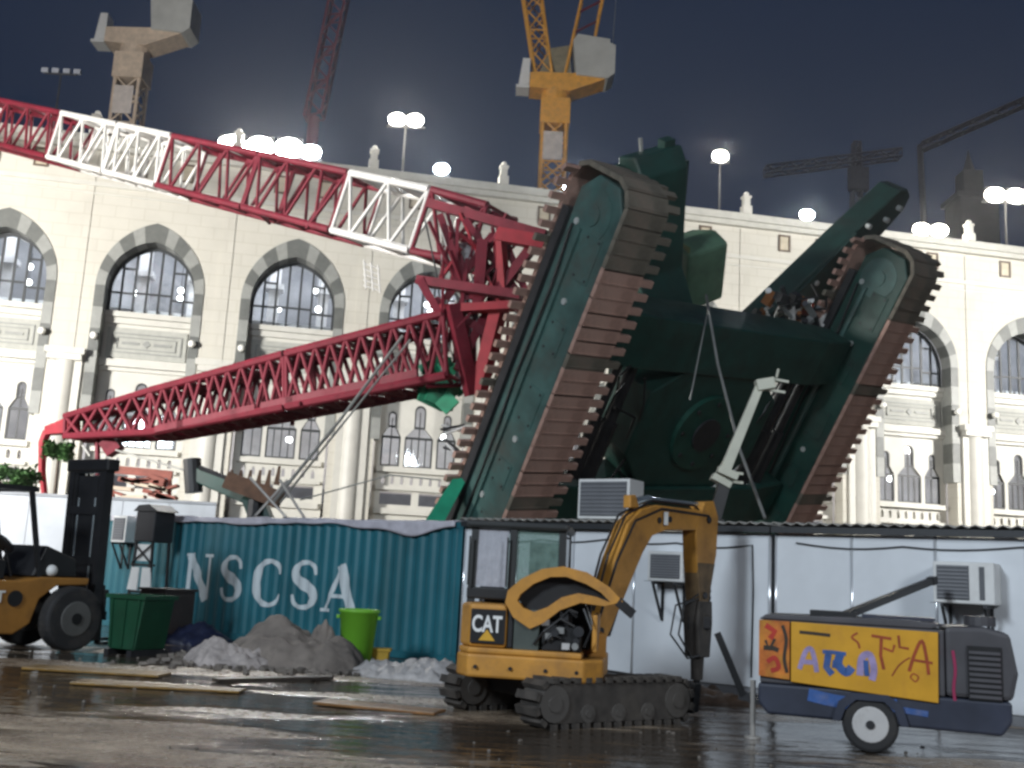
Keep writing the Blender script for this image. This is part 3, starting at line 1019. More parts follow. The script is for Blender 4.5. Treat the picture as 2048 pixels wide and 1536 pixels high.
# slanting ballast arm
arm = MB().prism([(-.3, -.80), (4.0, -.62), (6.5, -.42), (6.8, -.15), (6.8, .2), (6.4, .45), (4.0, .66), (-.3, .85)], 3.4, 4.3, axis='z')
AW = CW @ Matrix.Translation((1.75, 4.75, 0)) @ Matrix.Rotation(R(33), 4, 'Z')
ar = arm.build('ballast_arm', mat('blackish_green_paint', (.007, .03, .025), .55, var=.35, dirt=.5, dirtc=(.018, .02, .018)), crane, AW, bevel=.06)
MB().lim((.3, -.6, 3.30), (4.4, .7, 3.39)).build('belly_plate', MATS['blackish_green_paint'], ar, AW)
for x, y in ((5.6, .05), (6.2, .1), (4.9, -.4), (1.0, .4), (2.4, -.3)):
    MB().tube((x, y, 3.25), (x, y, 3.45), .09, n=8).build('bolt', WHITEISH, ar, AW)
# torn machinery beside the arm's root
rn = random.Random(5)
MB().lim((3.05, 4.6, 2.4), (3.5, 5.0, 2.9)).build('engine_block', mat('orange_red_machinery', (.40, .05, .02), .5, var=.3), crane, bevel=.08)
bits = [mat('bare_metal', (.45, .46, .46), .35, metal=.6), STEEL, mat('rust_orange', (.30, .11, .03), .7), GREASE, WHITEP]
for k in range(46):
    x, y, z = rn.uniform(2.4, 3.7), rn.uniform(2.4, 5.6), rn.uniform(1.9, 2.6)
    q = rn.random()
    mb = MB()
    if q < .5:
        mb.tube((x, y, z), (x + rn.uniform(-.7, .7), y + rn.uniform(-.7, .7), z + rn.uniform(-.3, .3)), rn.uniform(.04, .11), n=8)
        mb.build('pipe', rn.choice(bits), crane)
    elif q < .8:
        mb.box((x, y, z), (rn.uniform(.15, .5), rn.uniform(.15, .45), rn.uniform(.12, .3)), Matrix.Rotation(rn.uniform(0, 3), 3, 'Z'))
        mb.build('machine_block', rn.choice(bits), crane)
    else:
        mb.path([(x, y, z), (x + .3, y + .3, z - .4), (x + rn.uniform(.2, .9), y + rn.uniform(-.6, .6), z)], .04)
        mb.build('hose', GREASE, crane)

# main boom: alternating red and white lattice sections lying up against the building
A0, A1 = at(985, 482, 28.6), at(-130, 219, 47.5)
ax = (A1 - A0).normalized()
bz = (V((0, 0, 1)) - ax * ax.z).normalized()
by = ax.cross(bz)


def on_a(px):
    """parameter along the boom where it crosses a picture column"""
    lo, hi = 0.0, 1.0
    for _ in range(40):
        mid = (lo + hi) / 2
        d = A0.lerp(A1, mid) - V((0, 0, EYE))
        x = 1024 + FPX * d.dot(R_) / d.dot(F_)
        if x > px: lo = mid
        else: hi = mid
    return (lo + hi) / 2


H2 = .93
prev = 0.0
for px, ma, n in ((872, RED, 2), (712, BOOMW, 4), (535, RED, 6), (362, RED, 6), (255, BOOMW, 5), (142, BOOMW, 5), (-40, RED, 9), (-129, BOOMW, 5)):
    t1 = on_a(px)
    p0, p1 = A0.lerp(A1, prev), A0.lerp(A1, t1 - .003)
    k0 = 1.0 if prev > 0 else .9
    lattice(crane, 'boom_section', p0, p1, by * H2 * .85 * k0, bz * H2 * k0, by * H2 * .85, bz * H2, n, ma, .115, .062, start_rev=n)
    prev = t1
# luffing mast, all red, tapering to its head at the left
B0, B1, B2 = at(915, 698, 28.2), at(330, 828, 33.5), at(150, 856, 35.0)
bx = (B1 - B0).normalized()
cz = (V((0, 0, 1)) - bx * bx.z).normalized()
cy = bx.cross(cz)
Bm = B0.lerp(B1, .5)
lattice(crane, 'mast_section', B0, Bm - bx * .05, cy * .65, cz * .88, cy * .65, cz * .80, 10, RED, .13, .065, cross=True)
lattice(crane, 'mast_section', Bm + bx * .05, B1, cy * .65, cz * .80, cy * .6, cz * .68, 10, RED, .13, .065, cross=True)
lattice(crane, 'mast_head', B1, B2, cy * .6, cz * .68, cy * .4, cz * .34, 5, RED, .12, .07, cross=True)
MB().prism([(0, 0)] * 3, 0, 0) if False else None
hp = MB()
tip = at(95, 862, 35.4)
hp.beam(B2 + V((0, 0, .1)), tip, .5, .55, w1=.28, h1=.28)
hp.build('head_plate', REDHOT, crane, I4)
MB().path([tip, at(86, 885, 35.4), at(84, 940, 35.4), at(92, 1015, 35.4), at(105, 1100, 35.4)], [.16, .16, .13, .1, .08]).build('bent_pendant_bar', REDHOT, crane, I4)
MB().path([at(195, 880, 34.6), at(196, 950, 34.6)], .09).build('pendant_bar', RED, crane, I4)
MB().beam(at(215, 880, 34.4), at(232, 905, 34.4), .5, .5).build('sheave_block', RED, crane, I4)
for k in range(7):
    t = .08 + k * .13
    c = B0.lerp(B1, t)
    MB().beam(c + cz * (-.66) - cy * .7, c + cz * (-.66) + bx * (1.2 + .25 * (k % 3)) - cy * .7, .1, .22).build('catwalk_plate', RED, crane, I4)
# red boom foot: A-frame plates and heavy beams where both booms meet the deck
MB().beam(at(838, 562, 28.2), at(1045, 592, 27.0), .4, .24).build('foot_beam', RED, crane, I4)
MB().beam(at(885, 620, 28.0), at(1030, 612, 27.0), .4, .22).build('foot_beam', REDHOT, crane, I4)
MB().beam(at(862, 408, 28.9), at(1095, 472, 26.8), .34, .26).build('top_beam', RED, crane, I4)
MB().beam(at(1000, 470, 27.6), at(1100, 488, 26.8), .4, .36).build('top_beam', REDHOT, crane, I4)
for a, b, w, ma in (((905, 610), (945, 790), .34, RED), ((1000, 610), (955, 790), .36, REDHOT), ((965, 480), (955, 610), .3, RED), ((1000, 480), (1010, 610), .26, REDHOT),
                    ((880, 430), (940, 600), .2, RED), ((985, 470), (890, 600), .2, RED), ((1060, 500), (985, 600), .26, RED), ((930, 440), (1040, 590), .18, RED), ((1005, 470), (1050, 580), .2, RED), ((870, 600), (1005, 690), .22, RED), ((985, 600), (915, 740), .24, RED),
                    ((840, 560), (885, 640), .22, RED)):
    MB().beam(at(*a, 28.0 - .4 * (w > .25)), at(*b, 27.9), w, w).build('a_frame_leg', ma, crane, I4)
for k in range(26):
    p_, q_ = at(rn.uniform(850, 1060), rn.uniform(425, 520), 28 + rn.uniform(-.5, .5)), at(rn.uniform(870, 1040), rn.uniform(560, 660), 28 + rn.uniform(-.5, .5))
    MB().beam(p_, q_, rn.uniform(.06, .12), rn.uniform(.06, .12)).build('twisted_member', rn.choice([RED, RED, REDHOT]), crane, I4)
for k in range(14):
    x = rn.uniform(890, 1000)
    MB().path([at(x, 600, 27.8), at(x + rn.uniform(-20, 10), 680, 28), at(x + rn.uniform(-35, 5), 740 + rn.uniform(-20, 40), 28.1)], .03).build('slack_rope', rn.choice([RED, GREASE, ROPE]), crane, I4)
for k in range(12):
    x = 895 + k * 11
    MB().beam(at(x, 625 + rn.uniform(-8, 8), 27.9), at(x - 6 + rn.uniform(-10, 10), 725 + rn.uniform(-25, 20), 28.1), .09, .09).build('foot_brace', RED, crane, I4)
MB().lim((0, 0, 0), (.9, .6, .5)).build('winch', mat('grey_winch', (.3, .3, .3), .6), crane, Matrix.Translation(at(905, 530, 28.1)))
MB().tube((-.6, .3, 0), (.6, .3, .05), .33, n=18).build('winch_drum', mat('grey_winch', (.3, .3, .3), .6), crane, Matrix.Translation(at(925, 505, 28.1)))
# slack ropes and a dangling ladder cage under the boom
for k in range(6):
    x0, x1 = 850 + k * 30, 905 + k * 22
    a, b = at(x0, 440 + 9 * k, 28.2), at(x1, 600 + rn.uniform(-20, 60), 27.8)
    MB().path([a, a.lerp(b, .35) + V((rn.uniform(-.3, .3), 0, -.4)), a.lerp(b, .7) + V((rn.uniform(-.3, .3), 0, -.35)), b], .025).build('slack_rope', ROPE if k % 2 else GREASE, crane, I4)
lad = MB()
for dx in (728, 742, 756):
    lad.tube(at(dx, 520 + (dx - 728) * .35, 31.2), at(dx + 4, 578 + (dx - 728) * .3, 31.2), .028, n=6)
for q_ in range(5):
    lad.tube(at(726, 526 + q_ * 11, 31.2), at(760, 538 + q_ * 11, 31.2), .022, n=6)
lad.build('hanging_ladder', BOOMW, crane, I4)
# torn green sheet metal hanging at the foot
GT = mat('torn_green_sheet', (.015, .20, .10), .5, var=.35, scale=2)
for k in range(11):
    c = at(865 + rn.uniform(-5, 60), 745 + rn.uniform(-25, 70), 28.6 + rn.uniform(-.2, .2))
    MB().box(c, (rn.uniform(.3, .9), .06, rn.uniform(.2, .7)), Matrix.Rotation(rn.uniform(-.8, .8), 3, 'Y') @ Matrix.Rotation(rn.uniform(-.5, .5), 3, 'Z')).build('torn_sheet', GT, crane, I4)
MB().add([at(838, 1060, 26.2), at(880, 1060, 26.2), at(935, 955, 27.2), at(905, 958, 27.2), at(838, 1060, 26.5), at(880, 1060, 26.5), at(935, 955, 27.5), at(905, 958, 27.5)], [(0, 1, 2, 3), (7, 6, 5, 4), (0, 4, 5, 1), (1, 5, 6, 2), (2, 6, 7, 3), (3, 7, 4, 0)]).build('bent_side_plate', mat('bright_green_plate', (.02, .26, .15), .45, var=.2), crane, I4)
for k in range(6):
    a = at(872 + rn.uniform(0, 30), 850 + k * 9, 27.9)
    MB().tube(a, a + V((rn.uniform(.4, .9), rn.uniform(-.2, .2), rn.uniform(-.5, .35))), .035, n=6).build('torn_rod', STEEL if k % 2 else WHITEP, crane, I4)
for pts, r in ((((805, 672, 27.9), (680, 840, 26.5), (545, 1006, 24.6)), .045), (((820, 680, 27.9), (640, 905, 26), (560, 1006, 24.8)), .03), (((1412, 590, 26.6), (1436, 730, 25.0), (1480, 900, 23.4), (1530, 1036, 22.0)), .035),
               (((1418, 610, 26.6), (1380, 800, 25.5)), .02), (((232, 900, 34), (300, 920, 33), (375, 942, 31)), .03), (((165, 890, 34.6), (180, 912, 34.5)), .03), (((880, 960, 27), (780, 950, 27), (600, 1000, 27)), .02)):
    MB().path([at(*q) for q in pts], r).build('wire_rope', ROPE, crane, I4)

# ------------------------------------------------------------------ row of container and site cabins
WYAW = R(-34.2)
P0 = V((-.72, 19.79, 0))
RW = yaw(P0, WYAW)
RWI = RW.inverted()


def wl(px, py, off=0.0):
    """point in the row's own frame (x along, y back, z up) where a picture ray meets the front plane"""
    o, d = RWI @ V((0, 0, EYE)), RWI.to_3x3() @ ray(px, py)
    return o + d * ((off - o.y) / d.y)


def cabin(x0, n, label, pw=1.18):
    W = RW @ Matrix.Translation((x0, 0, 0))
    root = thing('site_cabin', label, 'cabin', W, 'white site cabins in a row')
    Ln = n * pw
    MB().lim((.02, .08, .12), (Ln - .02, 2.4, 2.5)).build('core', WHITE, root)
    MB().lim((0, .03, 0), (Ln, 2.4, .14)).build('base_rail', mat('grey_base_rail', (.25, .26, .28), .5, var=.2), root)
    pm = MB().lim((.006, 0, .145), (pw - .006, .075, 2.50)).mesh('wall_panel', WHITE)
    for k in range(n):
        o = inst(pm, 'wall_panel', root, W @ Matrix.Translation((k * pw, 0, 0)))
        b = o.modifiers.new('bevel', 'BEVEL')
        b.width = .018
        b.segments = 3
    tm = MB().tube((0, 0, .145), (0, 0, 2.5), .022, n=10).mesh('joint_strip', mat('polished_trim', (.75, .77, .8), .16, metal=.5, var=.05), True)
    for k in range(n + 1):
        inst(tm, 'joint_strip', root, W @ Matrix.Translation((min(max(k * pw, .02), Ln - .02), -.004, 0)))
    MB().lim((-.02, -.14, 2.505), (Ln + .02, .02, 2.60)).build('fascia', BLACKF, root)
    rf = MB()
    NN = int(Ln / .045)
    top = [(Ln * i / NN, 2.645 + .022 * math.sin(2 * math.pi * (Ln * i / NN) / .18)) for i in range(NN + 1)]
    rf.v = [(x, -.20, z) for x, z in top] + [(x, 2.5, z + .05) for x, z in top] + [(x, -.20, z - .012) for x, z in top] + [(x, 2.5, z + .038) for x, z in top]
    q = NN + 1
    for i in range(NN):
        rf.f += [(i, i + 1, q + i + 1, q + i), (2 * q + i + 1, 2 * q + i, 3 * q + i, 3 * q + i + 1), (i + 1, i, 2 * q + i, 2 * q + i + 1)]
    rf.build('roof_sheet', ROOFS, root, smooth=True)
    return root


cabin(0, 5, 'white panelled site cabin standing behind the yellow excavator')
cabin(5.96, 6, 'white panelled site cabin standing behind the graffitied compressor')

# container: corrugated long side with painted letters
CL = 12.19
con = thing('shipping_container', 'long teal corrugated shipping container with big white serif letters', 'container', RW @ Matrix.Translation((-.10 - CL, .05, 0)))
PIT, DEP = .278, .036


def corr(x):
    u = (x % PIT) / PIT
    if u < .26: return 0.0
    if u < .5: return DEP * (u - .26) / .24
    if u < .76: return DEP
    return DEP * (1 - (u - .76) / .24)


xs_ = [.12]
k = 0
while True:
    done = False
    for u in (0, .26, .5, .76):
        x = k * PIT + u * PIT
        if .12 < x < CL - .12: xs_.append(x)
        if x > CL - .12: done = True
    if done: break
    k += 1
xs_.append(CL - .12)
w = MB()
w.v = [(x, .02 + corr(x), .14) for x in xs_] + [(x, .02 + corr(x), 2.47) for x in xs_]
q = len(xs_)
w.f = [(i, i + 1, q + i + 1, q + i) for i in range(q - 1)]
side = w.build('corrugated_side', BLUEC, con)
for a, b in (((0, 0, 0), (CL, .14, .138)), ((0, 0, 2.472), (CL, .12, 2.59)), ((0, .002, .14), (.118, .14, 2.47)), ((CL - .118, .002, .14), (CL, .14, 2.47))):
    MB().lim(a, b).build('frame_rail', BLUEC, con, bevel=.008)
MB().lim((.02, .1, .1), (CL - .02, 2.42, 2.5)).build('box', BLUEC, con)
MB().lim((0, .125, 2.50), (CL, 2.44, 2.585)).build('roof', BLUEC, con)


def stroke(pts, ws):
    """thick line of changing width as a strip of quads"""
    mb = MB()
    L, Rr = [], []
    for i, p in enumerate(pts):
        a, b = pts[max(0, i - 1)], pts[min(len(pts) - 1, i + 1)]
        d = V((b[0] - a[0], b[1] - a[1])).normalized()
        nrm = V((-d.y, d.x))
        wd = ws[i] if isinstance(ws, (list, tuple)) else ws
        L.append((p[0] + nrm.x * wd / 2, p[1] + nrm.y * wd / 2))
        Rr.append((p[0] - nrm.x * wd / 2, p[1] - nrm.y * wd / 2))
    return L, Rr


def letter_strips(ch):
    """strokes of a bold serif letter in a 1 x 1 box"""
    S = []
    if ch == 'N':
        S = [([(.16, .03), (.16, .97)], .10), ([(.16, .97), (.80, .03)], .23), ([(.82, .03), (.82, .97)], .10), ([(.02, .97), (.30, .97)], .07), ([(.68, .97), (.96, .97)], .07), ([(.04, .03), (.30, .03)], .07)]
    if ch == 'A':
        S = [([(.10, .03), (.50, .98)], .10), ([(.47, .98), (.82, .03)], .25), ([(.24, .33), (.66, .33)], .08), ([(-.02, .03), (.24, .03)], .07), ([(.64, .03), (1.0, .03)], .07)]
    if ch == 'S':
        pts = [(.86, .72), (.80, .90), (.56, .97), (.30, .92), (.17, .76), (.26, .60), (.50, .50), (.74, .40), (.84, .24), (.70, .07), (.44, .03), (.20, .09), (.12, .28)]
        S = [(pts, [.07, .10, .09, .13, .22, .25, .25, .25, .22, .13, .09, .10, .07])]
    if ch == 'C':
        pts = [(.88, .70), (.80, .89), (.56, .97), (.30, .88), (.15, .62), (.15, .38), (.30, .12), (.56, .03), (.78, .09), (.90, .28)]
        S = [(pts, [.08, .11, .09, .16, .25, .25, .16, .09, .09, .06])]
    return S


def smooth_path(pts, ws, n=4):
    if len(pts) < 4: return pts, ws
    P, Wd = [], []
    for i in range(len(pts) - 1):
        p = [V(pts[max(0, min(len(pts) - 1, j))]) for j in (i - 1, i, i + 1, i + 2)]
        for k in range(n):
            t = k / n
            c = .5 * ((2 * p[1]) + (p[2] - p[0]) * t + (2 * p[0] - 5 * p[1] + 4 * p[2] - p[3]) * t * t + (-p[0] + 3 * p[1] - 3 * p[2] + p[3]) * t ** 3)
            P.append((c.x, c.y))
            Wd.append(ws[i] * (1 - t) + ws[i + 1] * t)
    return P + [pts[-1]], Wd + [ws[-1]]


for ch, a, b in (('N', (362, 1198, 1106), (420, 0, 0)), ('S', (432, 1200, 1110), (480, 0, 0)), ('C', (497, 1210, 1117), (560, 0, 0)), ('S', (573, 1215, 1120), (632, 0, 0)), ('A', (640, 1222, 1126), (712, 0, 0))):
    lo, hi, r_ = wl(a[0], a[1], .05), wl(a[0], a[2], .05), wl(b[0], a[1], .05)
    x0, z0, hh, ww = lo.x + .10 + CL, lo.z, hi.z - lo.z, r_.x - lo.x
    bm = bmesh.new()
    for si, (pts, wd) in enumerate(letter_strips(ch)):
        if len(pts) > 3: pts, wd = smooth_path(pts, wd)
        L, Rr = stroke(pts, wd)
        vl = [bm.verts.new((x0 + p[0] * ww, si * .0006, z0 + p[1] * hh)) for p in L]
        vr = [bm.verts.new((x0 + p[0] * ww, si * .0006, z0 + p[1] * hh)) for p in Rr]
        for i in range(len(vl) - 1):
            bm.faces.new((vr[i], vr[i + 1], vl[i + 1], vl[i]))
    for k in range(int(x0 / PIT) - 1, int((x0 + ww * 1.1) / PIT) + 2):
        for u in (0, .26, .5, .76):
            geo = bm.verts[:] + bm.edges[:] + bm.faces[:]
            bmesh.ops.bisect_plane(bm, geom=geo, plane_co=(k * PIT + u * PIT, 0, 0), plane_no=(1, 0, 0))
    for v_ in bm.verts: v_.co.y += .02 + corr(v_.co.x) - .006
    me = bpy.data.meshes.new('painted_letter')
    bm.to_mesh(me)
    bm.free()
    me.materials.append(LETTER)
    o = inst(me, 'painted_letter', con, WM[con])
    o['label'] = 'white serif capital %s' % ch

# draped sheet over the container's top edge
rn2 = random.Random(11)


def cloth(name, nx, ny, fn, ma, parent=None, W=None, thick=.012):
    mb = MB()
    for j in range(ny + 1):
        for i in range(nx + 1): mb.v.append(tuple(fn(i / nx, j / ny)))
    for j in range(ny):
        for i in range(nx):
            a = j * (nx + 1) + i
            mb.f.append((a, a + 1, a + nx + 2, a + nx + 1))
    o = mb.build(name, ma, parent, W, smooth=True)
    s = o.modifiers.new('solid', 'SOLIDIFY')
    s.thickness = thick
    return o


def drape(u, v):
    x = 1.6 + u * (CL - 1.75)
    hang = .05 + .05 * (1 + noise.noise((x * 1.3, 0, 3))) + .10 * max(0, noise.noise((x * .55, 7, 1))) + .20 * math.exp(-((x - 11.0) / .55) ** 2)
    if v < .5:
        y = 1.2 - v / .5 * 1.25
        z = 2.605 + .05 * noise.noise((x * 1.7, y * 2, 0)) * (1 if v < .45 else .4) + .02
    else:
        y = -.055 - .03 * abs(noise.noise((x * 3, v * 3, 5)))
        z = 2.60 - (v - .5) / .5 * hang
    return (x, y, z)


o = cloth('tarpaulin', 90, 10, drape, mat('lavender_sheet', (.52, .50, .55), .5, var=.2, scale=3, bump=.4), None, WM[con])
tag(o, 'pale crumpled plastic sheet draped along the top of the teal container', 'tarpaulin')

# air conditioners


def ac_unit(W, w, h, d, label, bracket=True, split=.0):
    root = thing('air_conditioner', label, 'air conditioner', W, 'air conditioners of the cabins')
    MB().lim((0, -d, 0), (w, -.003, h)).build('casing', WHITEP, root, bevel=.015)
    gw = w * (1 - split)
    g0 = MB().lim((.05, -d - .012, .05), (gw - .05, -d + .01, h - .05)).build('grille', GRILL, root)
    nsl = 9
    sm = MB().lim((.06, -d - .03, 0), (gw - .06, -d - .013, .016)).mesh('grille_slat', mat('pale_grille_slat', (.22, .225, .24), .5))
    for k in range(nsl):
        inst(sm, 'grille_slat', g0, W @ Matrix.Translation((0, 0, .075 + (h - .15) * k / (nsl - 1))))
    if split:
        MB().lim((gw + .08, -d - .01, .06), (w - .12, -d + .01, h - .06)).build('side_vent', GRILL, root)
    if bracket:
        for x in (.12, w - .12):
            MB().lim((x - .02, -d - .06, -.05), (x + .02, -.004, -.008)).beam((x, -d - .03, -.05), (x, -.02, -.62), .035, .035).lim((x - .02, -.035, -.62), (x + .02, -.004, -.052)).build('bracket', STEEL, root)
        MB().lim((-.03, -d - .06, -.007), (w + .03, -d - .02, -.001)).build('bracket_rail', STEEL, root)
    return root


p = wl(1865, 1207)
q = wl(1992, 1207)
ac_unit(RW @ Matrix.Translation((p.x + .12, 0, p.z + .02)), q.x - p.x - .05, .56, .5, 'white window air conditioner on black brackets above the compressor', True, .34)
p = wl(1308, 1162)
q = wl(1370, 1162)
ac_unit(RW @ Matrix.Translation((p.x + .05, 0, p.z)), .62, .48, .35, 'white air conditioner on the cabin wall seen through the excavator boom')
p = wl(1143, 1030)
ac_unit(RW @ Matrix.Translation((p.x, .75, 2.70)), 1.02, .70, .55, 'white air conditioner box standing on the cabin roof', False)
p = wl(243, 1085, .05)
ac_unit(RW @ Matrix.Translation((p.x, .045, p.z)), .52, .62, .3, 'grey air conditioner hung on the end of the teal container', True)

# supply cables clipped along the cabin walls
for x0, x1, z0, lab in ((.4, 5.6, 2.32, 'black cable sagging along the wall behind the excavator'), (6.3, 12.6, 2.36, 'black cable sagging along the wall behind the compressor')):
    pts = []
    for k in range(25):
        t = k / 24
        pts.append((x0 + (x1 - x0) * t, -.022, z0 - .05 * abs(math.sin(t * math.pi * 4)) - .02 * math.sin(t * 9)))
    pts += [(x1 + .02, -.022, 1.6), (x1, -.022, .3)]
    o = MB().path(pts, .012).build('cable', GREASE, None, RW, smooth=True)
    tag(o, lab, 'cable')

# white hoarding beyond the container
hd = thing('site_hoarding', 'white panel hoarding behind the forklift and container end', 'hoarding', (-19, 28.4, 0))
for k in range(9):
    MB().lim((-19 + k * 1.25, 28.4, .05), (-19 + k * 1.25 + 1.235, 28.46, 3.12)).build('hoarding_panel', mat('grey_white_hoarding', (.40, .42, .45), .5, var=.08, dirt=.3, dirtc=(.25, .26, .28), streak=True), hd, I4)
    MB().lim((-19 + k * 1.25 - .04, 28.461, 0), (-19 + k * 1.25 + .04, 28.54, 3.15)).build('post', STEEL, hd, I4)
MB().lim((-19, 28.37, 3.125), (-7.75, 28.5, 3.2)).build('top_rail', mat('grey_base_rail', (.25, .26, .28)), hd, I4)
#PART3

# ------------------------------------------------------------------ yellow mini excavator with breaker
EX = V((.85, 13.25, 0))
ex = thing('mini_excavator', 'yellow mini excavator with its bonnet open and a breaker on the arm', 'excavator', EX)
UWm = yaw(EX, R(35))
MUD = mat('muddy_track_rubber', (.055, .048, .042), .75, var=.4, scale=5, dirt=.5, dirtc=(.10, .085, .07), dscale=3)
# undercarriage: local x along the tracks
NT = 34
tl, trd = 2.35, .245
for sy in (-1, 1):
    st = tl - 2 * trd
    def loop(s, r=trd):
        a = math.pi * r
        s %= 2 * st + 2 * a
        if s < st: return (-st / 2 + s, .275 - r), 0
        s -= st
        if s < a: return (st / 2 + r * math.sin(s / r), .275 - r * math.cos(s / r)), s / r
        s -= a
        if s < st: return (st / 2 - s, .275 + r), math.pi
        s -= st
        return (-st / 2 - r * math.sin(s / r), .275 + r * math.cos(s / r)), math.pi + s / r
    pr = 2 * st + 2 * math.pi * trd
    poly = [loop(pr * k / 40, trd)[0] for k in range(40)] if False else [loop((2 * st + 2 * math.pi * trd) * k / 40)[0] for k in range(40)]
    core = [(x * .965, .275 + (z - .275) * .86) for x, z in poly]
    belt = MB().prism(core, sy * .80 - .17, sy * .80 + .17).build('track_belt', MUD, ex, UWm)
    lug = MB().lim((-.045, -.19, -.03), (.045, .19, .03)).mesh('track_lug', MUD)
    for k in range(NT):
        (x, z), t = loop(pr * k / NT)
        inst(lug, 'track_lug', belt, UWm @ Matrix.Translation((x, sy * .80, z)) @ Matrix.Rotation(-t, 4, 'Y'))
    for x, r in ((-tl / 2 + trd, .20), (tl / 2 - trd, .20), (-.45, .10), (0, .10), (.45, .10)):
        z = .275 if r > .15 else .16
        MB().tube((x, sy * .80 - .185, z), (x, sy * .80 + .185, z), r, n=16).tube((x, sy * .80 - .20, z), (x, sy * .80 + .20, z), r * .45, n=12).build('track_wheel', mat('worn_wheel_steel', (.12, .11, .10), .6, metal=.3, dirt=.5, dirtc=(.06, .05, .04)), belt, UWm)
MB().lim((-.75, -.56, .25), (.75, .56, .50)).tube((0, 0, .5), (0, 0, .62), .42, n=20).build('undercarriage_frame', GREASE, ex, UWm, bevel=.02)
MB().prism([(1.25, .10), (1.36, .12), (1.40, .45), (1.30, .45)], -.9, .9).build('dozer_blade', GREASE, ex, UWm)
MB().beam((.6, -.4, .3), (1.3, -.4, .26), .1, .12).beam((.6, .4, .3), (1.3, .4, .26), .1, .12).build('blade_arm', GREASE, ex, UWm)
# house: local x right, y forward; its rear faces the photographer
HW = yaw(EX + V((-.38, -.03, -.12)), R(-7))


def hbox(a, b, name, ma, bevel=.02, parent=None):
    return MB().lim(a, b).build(name, ma, parent or ex, HW, bevel=bevel)


sk = [(-.86, -.72), (-.70, -1.0), (.62, -1.04), (.84, -.8), (.86, .75), (-.86, .75)]
MB().prism(sk, .60, .86, axis='z').build('turntable', YEL, ex, HW, bevel=.03)
MB().prism([(-.845, -.70), (-.70, -.985), (.60, -1.02), (.60, -.55), (-.845, -.55)], .863, .93, axis='z').build('counterweight', YEL, ex, HW, bevel=.02)
# left rear corner box with the badge
bx_ = MB().prism([(-.84, -.68), (-.70, -.955), (-.27, -.965), (-.27, .1), (-.84, .1)], .933, 1.42, axis='z').build('corner_cover', YEL, ex, HW, bevel=.04)


def text_mesh(body, size, ma, extr=.003):
    cu = bpy.data.curves.new('lettering', 'FONT')
    cu.body = body
    cu.size = size
    cu.extrude = extr
    cu.offset = size * .025
    ob = bpy.data.objects.new('lettering', cu)
    me = bpy.data.meshes.new_from_object(ob)
    bpy.data.objects.remove(ob)
    me.materials.clear()
    me.materials.append(ma)
    return me


BADGE = mat('black_badge', (.012, .012, .013), .4)
WLET = mat('white_badge_lettering', (.8, .8, .78), .5)
fw = HW @ Matrix.Translation((-.685, -.972, .98)) @ Matrix.Rotation(R(-1.3), 4, 'Z')
bdg = MB().lim((0, -.008, 0), (.40, .0, .38)).build('badge_plate', BADGE, bx_, fw)
inst(text_mesh('CAT', .205, WLET), 'badge_lettering', bdg, fw @ Matrix.Translation((.015, -.012, .13)) @ Matrix.Rotation(R(90), 4, 'X') @ Matrix.Diagonal((.86, 1.25, 1, 1)))
MB().prism([(.10, .03), (.29, .03), (.195, .155)], -.016, -.0095).build('badge_triangle', mat('badge_yellow', (.65, .36, .03), .5), bdg, fw)
# engine bay: walls, engine, pipes
hbox((-.26, -.95, .935), (-.20, .0, 1.42), 'bay_side', STEEL)
hbox((.70, -.85, .935), (.76, .2, 1.36), 'bay_side', YEL)
hbox((-.2, -.25, .93), (.66, -.15, 1.5), 'bulkhead', GREASE)
hbox((-.19, -.95, .925), (.10, -.3, 1.38), 'radiator', mat('grey_green_radiator', (.07, .085, .075), .5, var=.25), .01)
eng = hbox((.13, -.90, .925), (.58, -.34, 1.22), 'engine_block', GREASE)
rn3 = random.Random(8)
SIL = mat('bare_aluminium', (.50, .50, .48), .35, metal=.7, var=.2)
for k in range(18):
    c = (rn3.uniform(.12, .60), rn3.uniform(-.99, -.86), rn3.uniform(.98, 1.36))
    if k % 3 == 0:
        MB().tube((c[0], c[1] - .03, c[2]), (c[0], c[1] + .05, c[2]), rn3.uniform(.03, .07), n=12).build('pulley', rn3.choice([SIL, STEEL]), eng, HW)
    elif k % 3 == 1:
        MB().path([c, (c[0] + .07, c[1] - .03, c[2] + .08), (c[0] + .16, c[1], c[2] + rn3.uniform(-.1, .1))], .017).build('hose', rn3.choice([GREASE, SIL, GREASE]), eng, HW)
    else:
        MB().box(c, (.09, .06, .07)).build('engine_part', rn3.choice([SIL, STEEL, RIM]), eng, HW)
MB().tube((.36, -.6, 1.22), (.36, -.6, 1.34), .10, n=14).build('air_filter', STEEL, eng, HW)
# raised bonnet: a curved shell, open underneath
BW_ = HW @ Matrix.Translation((.30, -.80, 1.50)) @ Matrix.Rotation(R(-7), 4, 'Y') @ Matrix.Diagonal((1, 1, 1.08, 1))
up = [(-.60, .02), (-.56, .14), (-.40, .25), (-.15, .34), (.10, .35), (.36, .27), (.60, .10), (.74, -.06)]
lw = [(-.46, .03), (-.42, .09), (-.26, .19), (-.06, .25), (.12, .24), (.34, .15), (.50, .05), (.60, -.06)]
dn = [(-.60, .02), (-.52, -.14), (-.34, -.27), (-.18, -.22), (.02, -.10), (.26, -.04), (.52, -.09), (.74, -.06)]
dl = [(-.46, .03), (-.40, -.05), (-.28, -.10), (-.12, -.06), (.05, .03), (.24, .06), (.44, .01), (.60, -.06)]
sh_ = MB()
for A_, B_ in ((up, lw), (dn, dl)):
    for i in range(len(A_) - 1):
        sh_.prism([A_[i], A_[i + 1], B_[i + 1], B_[i]], -.20, -.05)
bon = sh_.build('open_bonnet', YEL, ex, BW_)
bon['label'] = 'bonnet swung up, dark inside'
